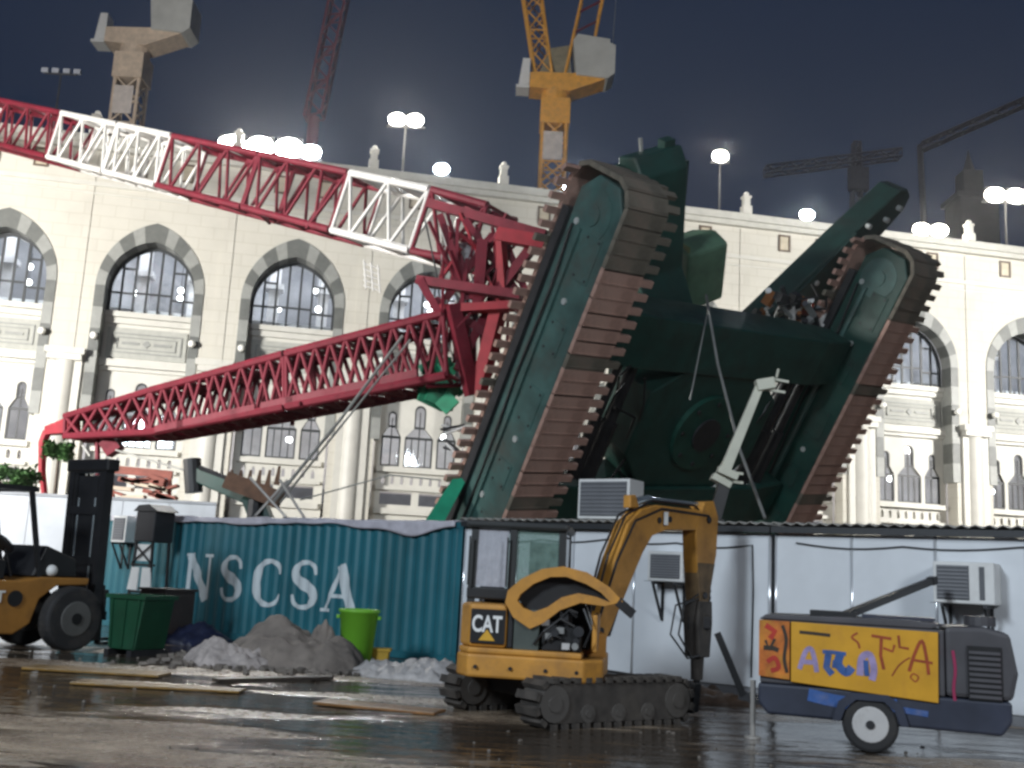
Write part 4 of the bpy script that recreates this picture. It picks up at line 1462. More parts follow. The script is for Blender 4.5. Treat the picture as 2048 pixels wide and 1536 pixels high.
MB().prism([(x * .97, z) for x, z in up] + [(x * .97, z) for x, z in dl[::-1]], -.045, .0).build('bonnet_lining', GREASE, bon, BW_)
shell = MB()
for i in range(len(up) - 1):
    a, b = up[i], up[i + 1]
    shell.add([(a[0], -.05, a[1]), (b[0], -.05, b[1]), (b[0] * .9, .42, b[1] * .8 + .02), (a[0] * .9, .42, a[1] * .8 + .02)], [(0, 1, 2, 3)])
so = shell.build('bonnet_shell', YEL, bon, BW_, smooth=True)
sm_ = so.modifiers.new('solid', 'SOLIDIFY')
sm_.thickness = .02
MB().beam((.68, -.16, -.05), (.84, -.14, -.20), .09, .10).build('bonnet_hinge', GREASE, bon, BW_)
MB().tube((.40, -.02, -.4), (.30, -.02, .0), .014, n=6).build('gas_strut', SIL, bon, BW_)
# cab: posts, roof, glass, seat
cabp = [(-.84, -.42), (.10, -.42), (.10, .72), (-.84, .72)]
CABB = mat('black_cab_frame', (.02, .022, .022), .45)
for x, y in ((-.80, -.38), (-.31, -.41), (.30, -.38), (-.80, .68), (.30, .68)):
    MB().beam((x, y, 1.0), (x * .97, y * .97, 2.30), .085, .085).build('cab_post', CABB, ex, HW)
MB().prism([(-.88, -.47), (.36, -.47), (.38, .76), (-.88, .76)], 2.30, 2.40, axis='z').build('cab_roof', CABB, ex, HW, bevel=.04)
hbox((-.84, -.435, 1.46), (.34, -.36, 1.60), 'cab_sill', GREASE, .02)
hbox((-.84, -.38, 1.0), (.34, .70, 1.12), 'cab_floor', GREASE)
MB().lim((-.755, -.40, 1.61), (-.36, -.392, 2.295)).build('cab_window', dusty_glass('dusty_cab_glass', (.52, .53, .58), .6), ex, HW)
MB().lim((-.26, -.40, 1.61), (.255, -.392, 2.295)).build('cab_window', dusty_glass('green_cab_glass', (.22, .34, .30), .4), ex, HW)
MB().lim((-.755, .68, 1.3), (.255, .688, 2.295)).build('cab_window', CAB_GLASS, ex, HW)
MB().lim((-.815, -.33, 1.61), (-.807, .62, 2.295)).build('cab_window', CAB_GLASS, ex, HW)
MB().lim((.315, -.33, 1.61), (.323, .62, 2.295)).build('cab_window', CAB_GLASS, ex, HW)
seat = MB().prism([(-.66, 1.35), (-.42, 1.35), (-.44, 1.98), (-.52, 2.06), (-.62, 1.98)], -.2, -.05).lim((-.70, -.05, 1.35), (-.38, .35, 1.48)).build('seat', mat('grey_seat', (.10, .10, .11), .7), ex, HW, bevel=.03)
MB().lim((-.22, .1, 1.12), (.2, .5, 1.45)).build('console', CABB, ex, HW)
MB().lim((-.20, .60, 1.62), (.18, .66, 2.2)).build('sun_blind', mat('mint_screen', (.30, .48, .40), .4), ex, HW)
MB().lim((-.74, -.37, 1.62), (-.38, -.355, 2.26)).build('rear_blind', mat('dusty_film', (.62, .64, .68), .35, var=.25, scale=6), ex, HW)
for x in (-.86, -.40): MB().tube((x + .04, -.50, 1.62), (x + .04, -.50, 2.2), .012, n=6).build('handrail', CABB, ex, HW)
MB().path([(.62, -.95, 1.0), (.70, -1.02, 1.2), (.60, -.9, 1.42)], .016).build('hose', GREASE, ex, HW)
MB().path([(.05, -.97, 1.0), (.16, -1.03, 1.15), (.34, -1.0, 1.3), (.5, -.95, 1.22)], .016).build('hose', GREASE, ex, HW)
for x in (-.6, -.2, .2, .55): MB().tube((x, -1.045, .72), (x, -1.0, .72), .022, n=8).build('bolt', GREASE, ex, HW)
# boom, arm and breaker (their points in world coordinates)
b0, b1, b1b, b2 = V((1.16, 13.72, .92)), V((1.70, 14.42, 2.36)), V((1.86, 14.62, 2.62)), V((2.92, 15.72, 2.86))
up_ = V((0, 0, 1))
side_n = (b2 - b0).cross(up_).normalized()


def plate(pts, hw, name, ma, parent=ex, bevel=.015):
    mb = MB()
    n = len(pts)
    mb.v = [tuple(V(p) + side_n * hw) for p in pts] + [tuple(V(p) - side_n * hw) for p in pts]
    mb.f = [tuple(range(n)), tuple(range(n, 2 * n))[::-1]] + [((i + 1) % n, i, n + i, n + (i + 1) % n) for i in range(n)]
    return mb.build(name, ma, parent, I4, bevel=bevel)


fwd = V((b2.x - b0.x, b2.y - b0.y, 0)).normalized()


def bp(a, z):
    return b0 + fwd * a + V((0, 0, (z if z < 1.5 else 1.5 + (z - 1.5) * .86) - b0.z))


LT = (V((b2.x, b2.y, 0)) - V((b0.x, b0.y, 0))).length
boom = plate([bp(-.10, .85), bp(.14, .80), bp(.62, 1.5), bp(.98, 2.12), bp(1.2, 2.40), bp(1.55, 2.52), bp(LT - .02, 2.60), bp(LT + .14, 2.72), bp(LT + .12, 2.92), bp(LT - .1, 2.93), bp(1.3, 2.90), bp(.92, 2.80), bp(.62, 2.55), bp(.35, 2.0), bp(.02, 1.2)], .115, 'boom', YEL)
for a, z in ((1.35, 2.66), (1.62, 2.70)):
    MB().tube(bp(a, z) + side_n * .13, bp(a, z) - side_n * .13, .045, n=12).build('pin', GREASE, boom, I4)
MB().tube(bp(.75, 2.88), bp(1.25, 3.0), .055, n=10).tube(bp(1.2, 3.0), bp(LT - .05, 3.04), .03, n=8).build('arm_cylinder', mat('chrome_rod', (.55, .6, .6), .25, metal=.8), boom, I4)
plate([bp(.72, 2.80), bp(.95, 2.82), bp(.85, 3.02), bp(.72, 3.0)], .06, 'cylinder_lug', YEL, boom)
MB().tube(bp(.35, .95), bp(.70, 1.65), .06, n=10).tube(bp(.66, 1.6), bp(1.05, 2.3), .035, n=8).build('boom_cylinder', GREASE, boom, I4)
MB().path([bp(-.02, 1.1) + side_n * .13, bp(.35, 1.95) + side_n * .13, bp(.75, 2.6) + side_n * .13, bp(1.4, 2.85) + side_n * .13, bp(LT, 2.85) + side_n * .13], .018).build('hose', GREASE, boom, I4)
armp = plate([bp(LT - .34, 2.62), bp(LT - .10, 3.08), bp(LT + .16, 3.12), bp(LT + .30, 2.85), bp(LT + .26, 2.2), bp(LT + .04, 1.45), bp(LT - .18, 1.42), bp(LT - .30, 2.1)], .12, 'arm', YEL)
MUDY = mat('muddy_yellow_paint', (.16, .10, .045), .65, var=.4, scale=4, dirt=.5, dirtc=(.04, .035, .03), dscale=3)
plate([bp(LT - .285, 2.05), bp(LT + .22, 2.05), bp(LT + .05, 1.40), bp(LT - .19, 1.38)], .124, 'arm_end', MUDY, armp)
MB().tube(bp(LT + .22, 2.5), bp(LT + .16, 1.7), .05, n=10).tube(bp(LT + .17, 1.75), bp(LT + .13, 1.35), .03, n=8).build('bucket_cylinder', GREASE, armp, I4)
plate([bp(LT + .05, 1.5), bp(LT + .24, 1.3), bp(LT + .2, 1.22), bp(LT + .0, 1.38)], .05, 'link', GREASE, armp)
br = plate([bp(LT - .22, 1.42), bp(LT + .14, 1.42), bp(LT + .16, 1.1), bp(LT + .10, .62), bp(LT - .18, .62), bp(LT - .24, 1.1)], .13, 'breaker', MUD)
MB().lim((-.17, -.13, 0), (.17, .13, .18)).build('breaker_bracket', GREASE, br, Matrix.Translation(bp(LT - .04, 1.02)), bevel=.02)
MB().tube(bp(LT - .04, .62), bp(LT - .04, .30), .10, .085, 14).build('breaker_nose', MUD, br, I4)
MB().tube(bp(LT - .04, .30), bp(LT - .04, .03), .052, .015, 12).build('chisel', STEEL, br, I4)
for k in range(5):
    d = -.05 - .035 * k
    MB().path([bp(LT - .15, 1.55 - .03 * k) + side_n * .1, bp(LT - .5 + d * 2, 1.35) + side_n * .1, bp(LT - .62 + d * 2, .95) + side_n * .1, bp(LT - .35 + d, .62) + side_n * .12, bp(LT - .12, .66) + side_n * .12], .014).build('hose', GREASE, br, I4) if k in (0, 3) else None
for k in range(4):
    MB().path([bp(LT + .1, 2.3 - k * .1), bp(LT + .3, 1.7 - k * .12), bp(LT + .12, 1.2)], .014).build('hose', GREASE, armp, I4)
for o_ in (.06, -.06):
    MB().path([bp(.0, 1.25) - side_n * .02 + side_n * o_, bp(.25, 2.05) + side_n * o_, bp(.62, 2.68) + side_n * o_, bp(1.25, 2.97) + side_n * o_, bp(LT - .3, 3.0) + side_n * o_, bp(LT + .3, 2.7) + side_n * o_, bp(LT + .28, 2.0) + side_n * o_], .016).build('hose', GREASE, boom, I4)
for a_, z_ in ((LT + .0, 2.78), (LT - .08, 1.5), (.05, 1.0)):
    MB().tube(bp(a_, z_) + side_n * .15, bp(a_, z_) - side_n * .15, .05, n=12).build('pin', STEEL, boom, I4)
MB().lim((-.03, -.03, -.09), (.03, .03, .09)).build('work_lamp', SIL, boom, Matrix.Translation(bp(1.48, 2.70) + side_n * .14))

# ------------------------------------------------------------------ graffitied towable compressor
KW = yaw((4.06, 11.42, 0), R(-19))
cp = thing('towable_compressor', 'boxy yellow and grey towable compressor covered in red and blue graffiti', 'compressor', KW)
PYEL = mat('bright_yellow_panel', (.60, .31, .025), .42, var=.14, scale=2, dirt=.3, dirtc=(.40, .15, .02), dscale=1.5)
DKB = mat('dark_blue_grey_steel', (.028, .034, .055), .5, var=.35, scale=1.5, dirt=.4, dirtc=(.05, .045, .05))
BLUE = mat('blue_sprayed_paint', (.03, .09, .28), .55, var=.35, scale=5, dirt=.5, dirtc=(.15, .16, .25), dscale=6)
GRY = mat('dark_grey_canopy', (.07, .068, .075), .5, var=.25, scale=1.5, dirt=.3, dirtc=(.12, .04, .06))
MB().prism([(-1.28, .42), (-1.18, .30), (1.15, .28), (1.25, .42), (1.25, .62), (-1.28, .62)], 0.02, 1.25).build('lower_body', DKB, cp, bevel=.03)
MB().lim((-1.26, .03, .625), (.62, 1.24, 1.30)).build('canopy', GRY, cp, bevel=.02)
MB().prism([(.625, .625), (1.26, .625), (1.32, .9), (1.25, 1.30), (1.0, 1.36), (.625, 1.34)], .03, 1.24).build('engine_hood', GRY, cp, bevel=.05)
MB().prism([(-1.28, 1.303), (.5, 1.303), (.62, 1.36), (.3, 1.385), (-1.2, 1.36)], .05, 1.2).build('top_cover', GRY, cp, bevel=.015)
pnl = MB().prism([(-.93, .66), (.55, .56), (.56, 1.275), (-.93, 1.295)], -.012, .025).build('side_panel', PYEL, cp, bevel=.006)
fp = MB().prism([(-1.27, .70), (-.945, .68), (-.945, 1.295), (-1.27, 1.295)], -.010, .025).build('front_panel', mat('orange_red_sprayed_panel', (.50, .14, .02), .5, var=.5, scale=5, dirt=.6, dirtc=(.55, .30, .02), dscale=3.5), cp)
SPR = mat('red_brown_spray', (.30, .05, .012), .6, var=.3, scale=8)
BLK = mat('black_spray', (.03, .02, .012), .6)
LIL = mat('lilac_spray', (.30, .24, .42), .6, var=.3, scale=8)


def graffiti(strokes, ma, name, parent, y, W=KW):
    for si, (pts, wd) in enumerate(strokes):
        pts2, w2 = smooth_path([V(p) for p in pts], [wd] * len(pts), 4) if len(pts) > 3 else (pts, [wd] * len(pts))
        L, Rr = stroke([(p[0], p[1]) for p in pts2], w2)
        mb = MB()
        n = len(L)
        mb.v = [(p[0], y - si * .0004, p[1]) for p in L] + [(p[0], y - si * .0004, p[1]) for p in Rr]
        mb.f = [(i, i + 1, n + i + 1, n + i) for i in range(n - 1)]
        mb.build(name, ma, parent, W)


graffiti([([(-.24, 1.22), (-.30, 1.17), (-.24, 1.12), (-.22, 1.06)], .022), ([(-.10, 1.20), (.10, 1.18)], .03), ([(0, 1.20), (-.01, 1.0), (.02, .86)], .032), ([(.02, 1.08), (.11, 1.05), (.13, 1.12)], .025),
          ([(.17, 1.22), (.18, 1.10), (.27, 1.09)], .026), ([(.27, .86), (.33, 1.05), (.40, 1.18), (.44, 1.02), (.46, .84)], .032), ([(.30, .98), (.50, .96)], .026), ([(.10, .80), (.16, .90), (.22, .96), (.28, 1.0)], .014), ([(.28, .80), (.33, .76), (.36, .81), (.31, .84), (.28, .80)], .013)], SPR, 'red_scrawl', pnl, -.015)
graffiti([([(-.84, 1.19), (-.70, 1.185), (-.52, 1.175)], .035)], BLK, 'black_mark', pnl, -.015)
graffiti([([(-.84, .80), (-.78, .98), (-.72, 1.02), (-.68, .90), (-.66, .78)], .05), ([(-.80, .88), (-.68, .88)], .05), ([(-.22, .78), (-.20, .96), (-.12, 1.0), (-.08, .86), (-.10, .74)], .07)], LIL, 'lilac_letter', pnl, -.015)
graffiti([([(-.60, 1.00), (-.50, 1.0), (-.36, .99)], .04), ([(-.54, .98), (-.56, .84), (-.50, .77)], .07), ([(-.42, .98), (-.44, .88), (-.36, .80), (-.30, .86)], .085), ([(-.50, .88), (-.40, .87)], .08), ([(-.15, .78), (-.16, .94)], .05)], BLUE, 'blue_letter', pnl, -.0165)
graffiti([([(-1.22, 1.0), (-1.12, 1.0), (-1.06, .98)], .05), ([(-1.02, 1.25), (-.98, 1.1), (-1.0, .9), (-.97, .75)], .035), ([(-1.2, 1.08), (-1.16, .98), (-1.1, 1.1)], .03)], BLK, 'black_scrawl', fp, -.013)
graffiti([([(-1.2, 1.24), (-1.1, 1.18), (-1.15, 1.1)], .06), ([(-1.18, .85), (-1.1, .90), (-1.06, .80), (-1.14, .76)], .05)], mat('red_spray', (.42, .03, .015), .6), 'red_blot', fp, -.0135)
graffiti([([(-.75, .54), (-.5, .50), (-.2, .48), (.15, .5)], .13), ([(.2, .46), (.45, .44)], .06)], BLUE, 'blue_sprayed_band', cp, .012)
ve = MB().lim((.84, .005, .62), (1.16, .03, 1.16)).build('vent', GREASE, cp)
sl = MB().lim((.85, -.012, 0), (1.15, .004, .03)).mesh('vent_slat', GRY)
for k in range(9): inst(sl, 'vent_slat', ve, KW @ Matrix.Translation((0, 0, .64 + .055 * k)))
graffiti([([(.70, 1.1), (.72, .9), (.70, .7), (.73, .45)], .03)], mat('pink_spray', (.30, .02, .08), .6), 'pink_streak', cp, .022)
for y in (.10, 1.10):
    wh = MB().tube((-.12, y - .10, .285), (-.12, y + .10, .285), .285, n=28).build('wheel', RUBBER, cp, bevel=.035)
    rm = MB().tube((-.12, y - .112, .285), (-.12, y + .112, .285), .185, n=24).build('rim', RIM, wh, bevel=.012)
    MB().tube((-.12, y - .128, .285), (-.12, y + .128, .285), .045, n=12).build('hub', STEEL, wh)
MB().prism([(-.50, .30), (-.44, .50), (-.30, .60), (.06, .60), (.20, .50), (.26, .30), (.18, .30), (.13, .44), (.02, .53), (-.26, .53), (-.37, .44), (-.42, .30)], -.03, .22).build('mudguard', DKB, cp)
MB().beam((-1.2, .62, .38), (-1.55, .62, .42), .10, .10).build('drawbar', STEEL, cp)
MB().beam((-1.50, .60, .42), (-1.80, .56, 1.10), .07, .08).build('raised_drawbar', GREASE, cp)
MB().tube((-1.36, .3, .0), (-1.36, .3, .62), .03, n=10).tube((-1.36, .3, 0), (-1.36, .3, .02), .09, n=14).build('prop_stand', mat('pale_galvanised', (.42, .40, .37), .5, metal=.3), cp)
MB().lim((-1.40, .29, .36), (-1.2, .66, .42)).build('stand_bracket', STEEL, cp)
MB().lim((-.75, .3, 1.365), (-.25, .55, 1.43)).build('lifting_eye', GREASE, cp, bevel=.01)
MB().lim((-.2, .25, 1.38), (.55, .9, 1.41)).build('hatch', DKB, cp)
MB().tube((1.0, .4, 1.36), (1.0, .4, 1.46), .16, n=16).build('exhaust_cap', GRY, cp)
# dark beam leaning on the compressor and the air conditioner's bracket
a, b = at(1692, 1230, 12.1), at(1868, 1160, 14.2)
o = thing('timber_beam', 'long dark square beam leaning up from the compressor roof', 'beam', a)
MB().beam(a, b, .085, .085).build('beam', GREASE, o, I4, bevel=.006)
MB().beam(b - (b - a).normalized() * .15, b, .10, .10).build('beam_end', STEEL, o, I4)

# ------------------------------------------------------------------ forklift
KF = yaw((-7.9, 18.85, 0), R(57))
fk = thing('forklift_truck', 'big ochre forklift truck with a black mast and dusty front wheel', 'forklift', KF)
OCH = mat('ochre_machine_paint', (.34, .155, .03), .5, var=.2, dirt=.5, dirtc=(.08, .045, .02), dscale=1.4)
MB().prism([(-3.0, .35), (-1.0, .28), (-.72, .45), (-.60, .85), (-.30, 1.08), (.30, 1.10), (.32, 1.22), (-.6, 1.22), (-1.0, 1.15), (-2.6, 1.15), (-3.0, 1.0)], -.62, .62).build('chassis', OCH, fk, bevel=.03)
MB().prism([(-3.05, .5), (-2.4, .4), (-2.3, 1.55), (-2.7, 1.6), (-3.05, 1.3)], -.66, .66).build('counterweight', OCH, fk, bevel=.06)
MB().lim((-2.3, -.5, 1.15), (-1.2, .5, 1.48)).build('engine_cover', GREASE, fk, bevel=.03)
MB().prism([(-1.75, 1.48), (-1.2, 1.48), (-1.2, 1.60), (-1.62, 1.62), (-1.72, 2.15), (-1.85, 2.15)], -.26, .26).build('seat', GREASE, fk, bevel=.03)
MB().tube((-.78, 0, 1.2), (-.98, 0, 1.75), .03, n=8).tube((-1.02, 0, 1.72), (-.98, 0, 1.76), .2, n=16).build('steering_column', GREASE, fk)
MB().prism([(-.75, 1.22), (.1, 1.22), (.05, 1.55), (-.55, 1.75)], -.55, .55).build('dashboard', GREASE, fk, bevel=.03)
for x0, x1 in ((-.62, -.95), (-2.15, -1.95)):
    for y in (-.55, .55):
        MB().beam((x0, y, 1.2), (x1, y, 2.62), .07, .07).build('guard_post', GREASE, fk)
gd = MB().lim((-2.05, -.6, 2.62), (-.85, -.53, 2.70)).lim((-2.05, .53, 2.62), (-.85, .6, 2.70)).lim((-2.05, -.529, 2.625), (-1.98, .529, 2.695)).lim((-.92, -.529, 2.625), (-.85, .529, 2.695)).build('overhead_guard', GREASE, fk)
gb = MB().lim((0, -.528, 2.63), (.04, .528, 2.69)).mesh('guard_bar', GREASE)
for k in range(4): inst(gb, 'guard_bar', gd, KF @ Matrix.Translation((-1.76 + k * .22, 0, 0)))
for x, r, ys in ((0, .54, (-.66, .66)), (-2.25, .40, (-.6, .6))):
    for y in ys:
        wh = MB().tube((x, y - .16, r), (x, y + .16, r), r, n=32).build('wheel', RUBBER, fk, bevel=.05)
        MB().tube((x, y - .172, r), (x, y + .172, r), r * .55, n=24).build('rim', FWHEEL, wh, bevel=.02)
        MB().tube((x, y - .19, r), (x, y + .19, r), r * .18, n=12).build('hub', GREASE, wh)
MW = KF @ Matrix.Translation((.62, 0, .15)) @ Matrix.Rotation(R(-1.5), 4, 'Y')
for y in (-.46, .46):
    MB().lim((-.09, y - .07, 0), (.09, y + .07, 3.05)).build('outer_channel', GREASE, fk, MW)
    MB().lim((-.06, y * .78 - .05, .1), (.08, y * .78 + .05, 3.12)).build('inner_channel', GREASE, fk, MW)
    MB().tube((-.02, y * .52, .2), (-.02, y * .52, 2.5), .04, n=10).build('lift_ram', mat('chrome_rod', (.55, .6, .6), .25, metal=.8), fk, MW)
for z in (.25, 1.3, 2.2, 2.95):
    MB().lim((-.085, -.389, z), (.05, .389, z + .14)).build('cross_member', GREASE, fk, MW)
MB().lim((-.12, -.60, 2.98), (.14, .60, 3.2)).build('mast_crown', GREASE, fk, MW, bevel=.03)
MB().lim((-.05, -.28, .3), (-.02, .28, 2.9)).build('chain_guard', GREASE, fk, MW)
for y in (-.18, .18): MB().lim((.06, y - .015, .6), (.075, y + .015, 2.95)).build('lift_chain', STEEL, fk, MW)
MB().lim((.10, -.58, .35), (.17, .58, .50)).lim((.10, -.58, .75), (.17, .58, .88)).lim((.10, -.55, .501), (.16, -.45, .749)).lim((.10, .45, .501), (.16, .55, .749)).build('carriage', GREASE, fk, MW)
for y in (-.35, .35):
    MB().lim((.172, y - .06, -.08), (.22, y + .06, .95)).lim((.221, y - .06, -.10), (1.25, y + .06, -.05)).build('fork', GREASE, fk, MW)
inst(text_mesh('CAT', .26, WLET), 'badge_lettering', fk, KF @ Matrix.Translation((-1.75, -.632, .80)) @ Matrix.Rotation(R(90), 4, 'X'))
MB().tube((-1.05, -.640, .86), (-1.05, -.61, .86), .13, n=18).build('filler_cap', GREASE, fk)
MB().sphere((-.4, -.55, 1.33), .10, 10, 7).build('side_lamp', WHITEP, fk, smooth=True)

# ------------------------------------------------------------------ things on the ground by the container
p = gr(258, 1312)
KS = yaw((p.x, p.y + .35, 0), R(-25))
sk_ = thing('steel_skip', 'small dark green steel skip beside the forklift wheel', 'skip', KS)
MB().prism([(-.28, .10), (.28, .10), (.40, .96), (-.40, .96)], -.36, .36).build('tub', SKIPG, sk_, bevel=.015)
MB().lim((-.44, -.40, .93), (.44, -.365, 1.0)).lim((-.44, .365, .93), (.44, .40, 1.0)).lim((-.44, -.364, .932), (-.405, .364, .998)).lim((.405, -.364, .932), (.44, .364, .998)).build('rim', SKIPG, sk_)
for x in (-.25, 0, .25): MB().beam((x, -.375, .14), (x * 1.2, -.375, .92), .05, .03, up=(0, 1, 0)).build('rib', SKIPG, sk_)
for x in (-.25, .25): MB().lim((x - .05, -.44, 0), (x + .05, .44, .098)).build('skid', STEEL, sk_)
MB().lim((b0.x - .22, b0.y - .75, .62), (b0.x + .14, b0.y + .15, 1.0)).tube((b0.x - .04, b0.y + .02, .55), (b0.x - .04, b0.y + .02, 1.08), .13, n=14).build('swing_bracket', YEL, ex, I4, bevel=.02)
p = gr(292, 1290)
KB = yaw((p.x, p.y + 1.0, 0), R(-30))
bx2 = thing('steel_crate', 'dark brown steel crate standing behind the green skip', 'crate', KB)
MB().lim((-.36, -.4, .06), (.36, .4, 1.0)).build('body', mat('dark_brown_steel', (.04, .03, .028), .6, var=.4), bx2, bevel=.02)
for x in (-.30, .0, .30): MB().lim((x - .03, -.43, .1), (x + .03, -.402, .97)).build('rib', GREASE, bx2)
MB().lim((-.39, -.43, 1.002), (.39, .43, 1.05)).build('lid', mat('dark_brown_steel', (.04, .03, .028)), bx2)
for x in (-.33, .33): MB().lim((x - .07, -.3, 0), (x + .07, .3, .058)).build('foot', GREASE, bx2)
# stand with a dark cabinet and white boards in front of the container end
p = gr(300, 1262)
q = wl(296, 1175, -.55)
SWm = RW @ Matrix.Translation((q.x, -.55, 0))
st_ = thing('cabinet_stand', 'dark cabinet on a braced stand with white boards before the container', 'stand', SWm)
MB().lim((-.33, -.28, 1.98), (.33, .28, 2.66)).build('cabinet', STEEL, st_, bevel=.03)
MB().prism([(-.42, 2.662), (.42, 2.662), (.12, 2.82), (-.25, 2.80)], -.3, .3).build('cabinet_hood', STEEL, st_)
for x in (-.28, .28):
    for y in (-.22, .22): MB().beam((x * 1.45, y, 0), (x, y, 1.98), .05, .05).build('leg', GREASE, st_)
MB().beam((-.33, -.25, 1.52), (.31, -.25, 1.94), .035, .03).build('brace', STEEL, st_)
MB().beam((.33, -.262, 1.52), (-.31, -.262, 1.94), .035, .03).build('brace', STEEL, st_)
MB().prism([(-.30, 1.56), (.30, 1.56), (.27, 1.93), (-.27, 1.93)], -.20, -.17).build('upper_board', WHITEP, st_)
MB().prism([(-.40, .92), (-.06, .92), (-.05, 1.42), (-.31, 1.42)], -.26, -.23).build('lower_board', WHITEP, st_)
MB().prism([(.05, .92), (.42, .92), (.33, 1.42), (.05, 1.42)], -.26, -.23).build('lower_board', WHITEP, st_)
for z in (.86, 1.45): MB().lim((-.40, -.23, z), (.40, -.19, z + .05)).build('rail', GREASE, st_)

# lime bin
p = gr(706, 1334)
KL = Matrix.Translation((p.x, p.y + .3, 0))
bn = thing('plastic_bin', 'bright lime green plastic bin beside the sack heap', 'bin', KL)
prof = [(.245, .0), (.255, .02), (.33, .88), (.355, .89), (.36, .94), (.335, .945), (.30, .90), (.24, .06)]
mb = MB()
n = 28
for r_, z in prof:
    for i in range(n):
        t = 2 * math.pi * i / n
        mb.v.append((r_ * math.cos(t), r_ * math.sin(t), z))
for j in range(len(prof) - 1):
    for i in range(n): mb.f.append((j * n + i, j * n + (i + 1) % n, (j + 1) * n + (i + 1) % n, (j + 1) * n + i))
mb.f.append(tuple(range((len(prof) - 1) * n, len(prof) * n)))
mb.f.append(tuple(range(n))[::-1])
mb.build('tub', LIME, bn, smooth=True)
for s_ in (-1, 1): MB().lim((s_ * .35 - .03, -.09, .78), (s_ * .35 + .03, .09, .84)).build('handle', LIME, bn, bevel=.01)
p = gr(757, 1334)
o = thing('yellow_crate', 'small yellow plastic crate beside the lime bin', 'crate', Matrix.Translation((p.x, p.y + .25, 0)))
MB().prism([(-.12, 0), (.12, 0), (.15, .28), (-.15, .28)], -.13, .13).build('body', mat('yellow_plastic', (.48, .30, .03), .5), o, bevel=.01)
MB().lim((-.17, -.15, .25), (.17, .15, .30)).build('rim', mat('yellow_plastic', (.48, .30, .03)), o)

# heap of sacks, sheets and rubble in front of the container
SACK = mat('dusty_sacking', (.21, .18, .155), .85, var=.3, scale=5, dirt=.5, dirtc=(.12, .10, .09), dscale=2.5, bump=.8)
c = V((-3.6, 18.0, 0))


def heap(cx, cy, rx, ry, h, seed, rot=0):
    def f(u, v):
        a, b = u * 2 - 1, v * 2 - 1
        r = max(0, 1 - (a * a + b * b))
        z = h * (r ** .6) * (.75 + .45 * noise.noise((a * 1.6 + seed, b * 1.6, 0)) + .30 * abs(noise.noise((a * 4.3, b * 4.3, seed)))) + .09 * noise.noise((a * 7, b * 7, seed)) * (r > 0) + .06 * noise.noise((a * 15, b * 15, seed)) - .02
        ca, sa = math.cos(rot), math.sin(rot)
        x, y = a * rx, b * ry
        return (cx + x * ca - y * sa, cy + x * sa + y * ca, max(.004, z) if r > .02 else .004 - .03)
    return f


for (px, py, dy, rx, ry, h, sd, lab) in (
        (560, 1340, .9, 1.35, .85, .80, 1, 'tall grey brown heap of dusty sheeting below the letters'),
        (440, 1335, .5, .80, .55, .42, 4, 'low pale crumpled sheet heap beside the tall dusty heap'),
        (640, 1335, .35, .40, .4, .66, 9, 'upright dusty sack standing against the lime bin')):
    g_ = gr(px, py)
    o = cloth('rubble_heap', 40, 26, heap(g_.x, g_.y + dy, rx, ry, h, sd, -.4), SACK if sd != 4 else mat('pale_sheeting', (.36, .32, .30), .8, var=.3, scale=6, bump=.6), None, None, .01)
    tag(o, lab, 'heap')
    s2 = o.modifiers.new('sub', 'SUBSURF')
    s2.levels = s2.render_levels = 1
g_ = gr(360, 1292)
o = cloth('dark_tarpaulin', 30, 18, heap(g_.x, g_.y + .8, .9, .6, .42, 21, -.3), mat('dark_blue_tarp', (.012, .016, .04), .45, var=.4, scale=4, bump=.5), None, None, .01)
tag(o, 'dark blue tarpaulin crumpled on the ground beside the skip', 'tarpaulin')
g_ = gr(830, 1362)
o = cloth('plastic_sheet', 60, 24, heap(g_.x, g_.y + .5, 1.15, .55, .30, 31, -.35), mat('white_plastic_sheet', (.55, .52, .50), .5, var=.25, scale=7, bump=.6), None, None, .006)
tag(o, 'white crumpled plastic sheet on the ground behind the excavator track', 'plastic sheet')
g_ = gr(1330, 1402)
o = cloth('mud_bank', 50, 16, heap(g_.x, g_.y + .55, 1.55, .38, .24, 41, -.30), mat('wet_brown_mud', (.07, .045, .03), .4, var=.4, scale=5, bump=.6), None, None, .006)
tag(o, 'low bank of wet brown mud behind the excavator track', 'mud bank')
# planks and wet boards
rn4 = random.Random(2)
for (x0, y0, x1, y1, w_, h_, ma, lab) in (
        (640, 1408, 880, 1430, .40, .035, WOOD, 'wet orange brown plank on the ground before the excavator'),
        (60, 1338, 330, 1354, .50, .035, WOODY, 'long yellowish board lying below the forklift'),
        (150, 1368, 485, 1386, .36, .03, WOODY, 'narrow yellowish board lying at the puddle edge'),
        (430, 1366, 660, 1360, .20, .05, mat('dark_wet_timber', (.05, .04, .034), .35, var=.4, scale=4), 'dark wet board lying before the sack heap')):
    a, b = gr(x0, y0), gr(x1, y1)
    a.z = b.z = h_ / 2 + .012
    o = thing('plank', lab, 'plank', (a + b) / 2)
    MB().beam(a, b, w_, h_).build('board', ma, o, I4, bevel=.006)
    d = (b - a).normalized()
    nn_ = d.cross(V((0, 0, 1)))
    for e in (a + d * .25, b - d * .25): MB().beam(e - nn_ * w_ * .4 - V((0, 0, h_ / 2)), e + nn_ * w_ * .4 - V((0, 0, h_ / 2)), .06, .025).build('batten', ma, o, I4)
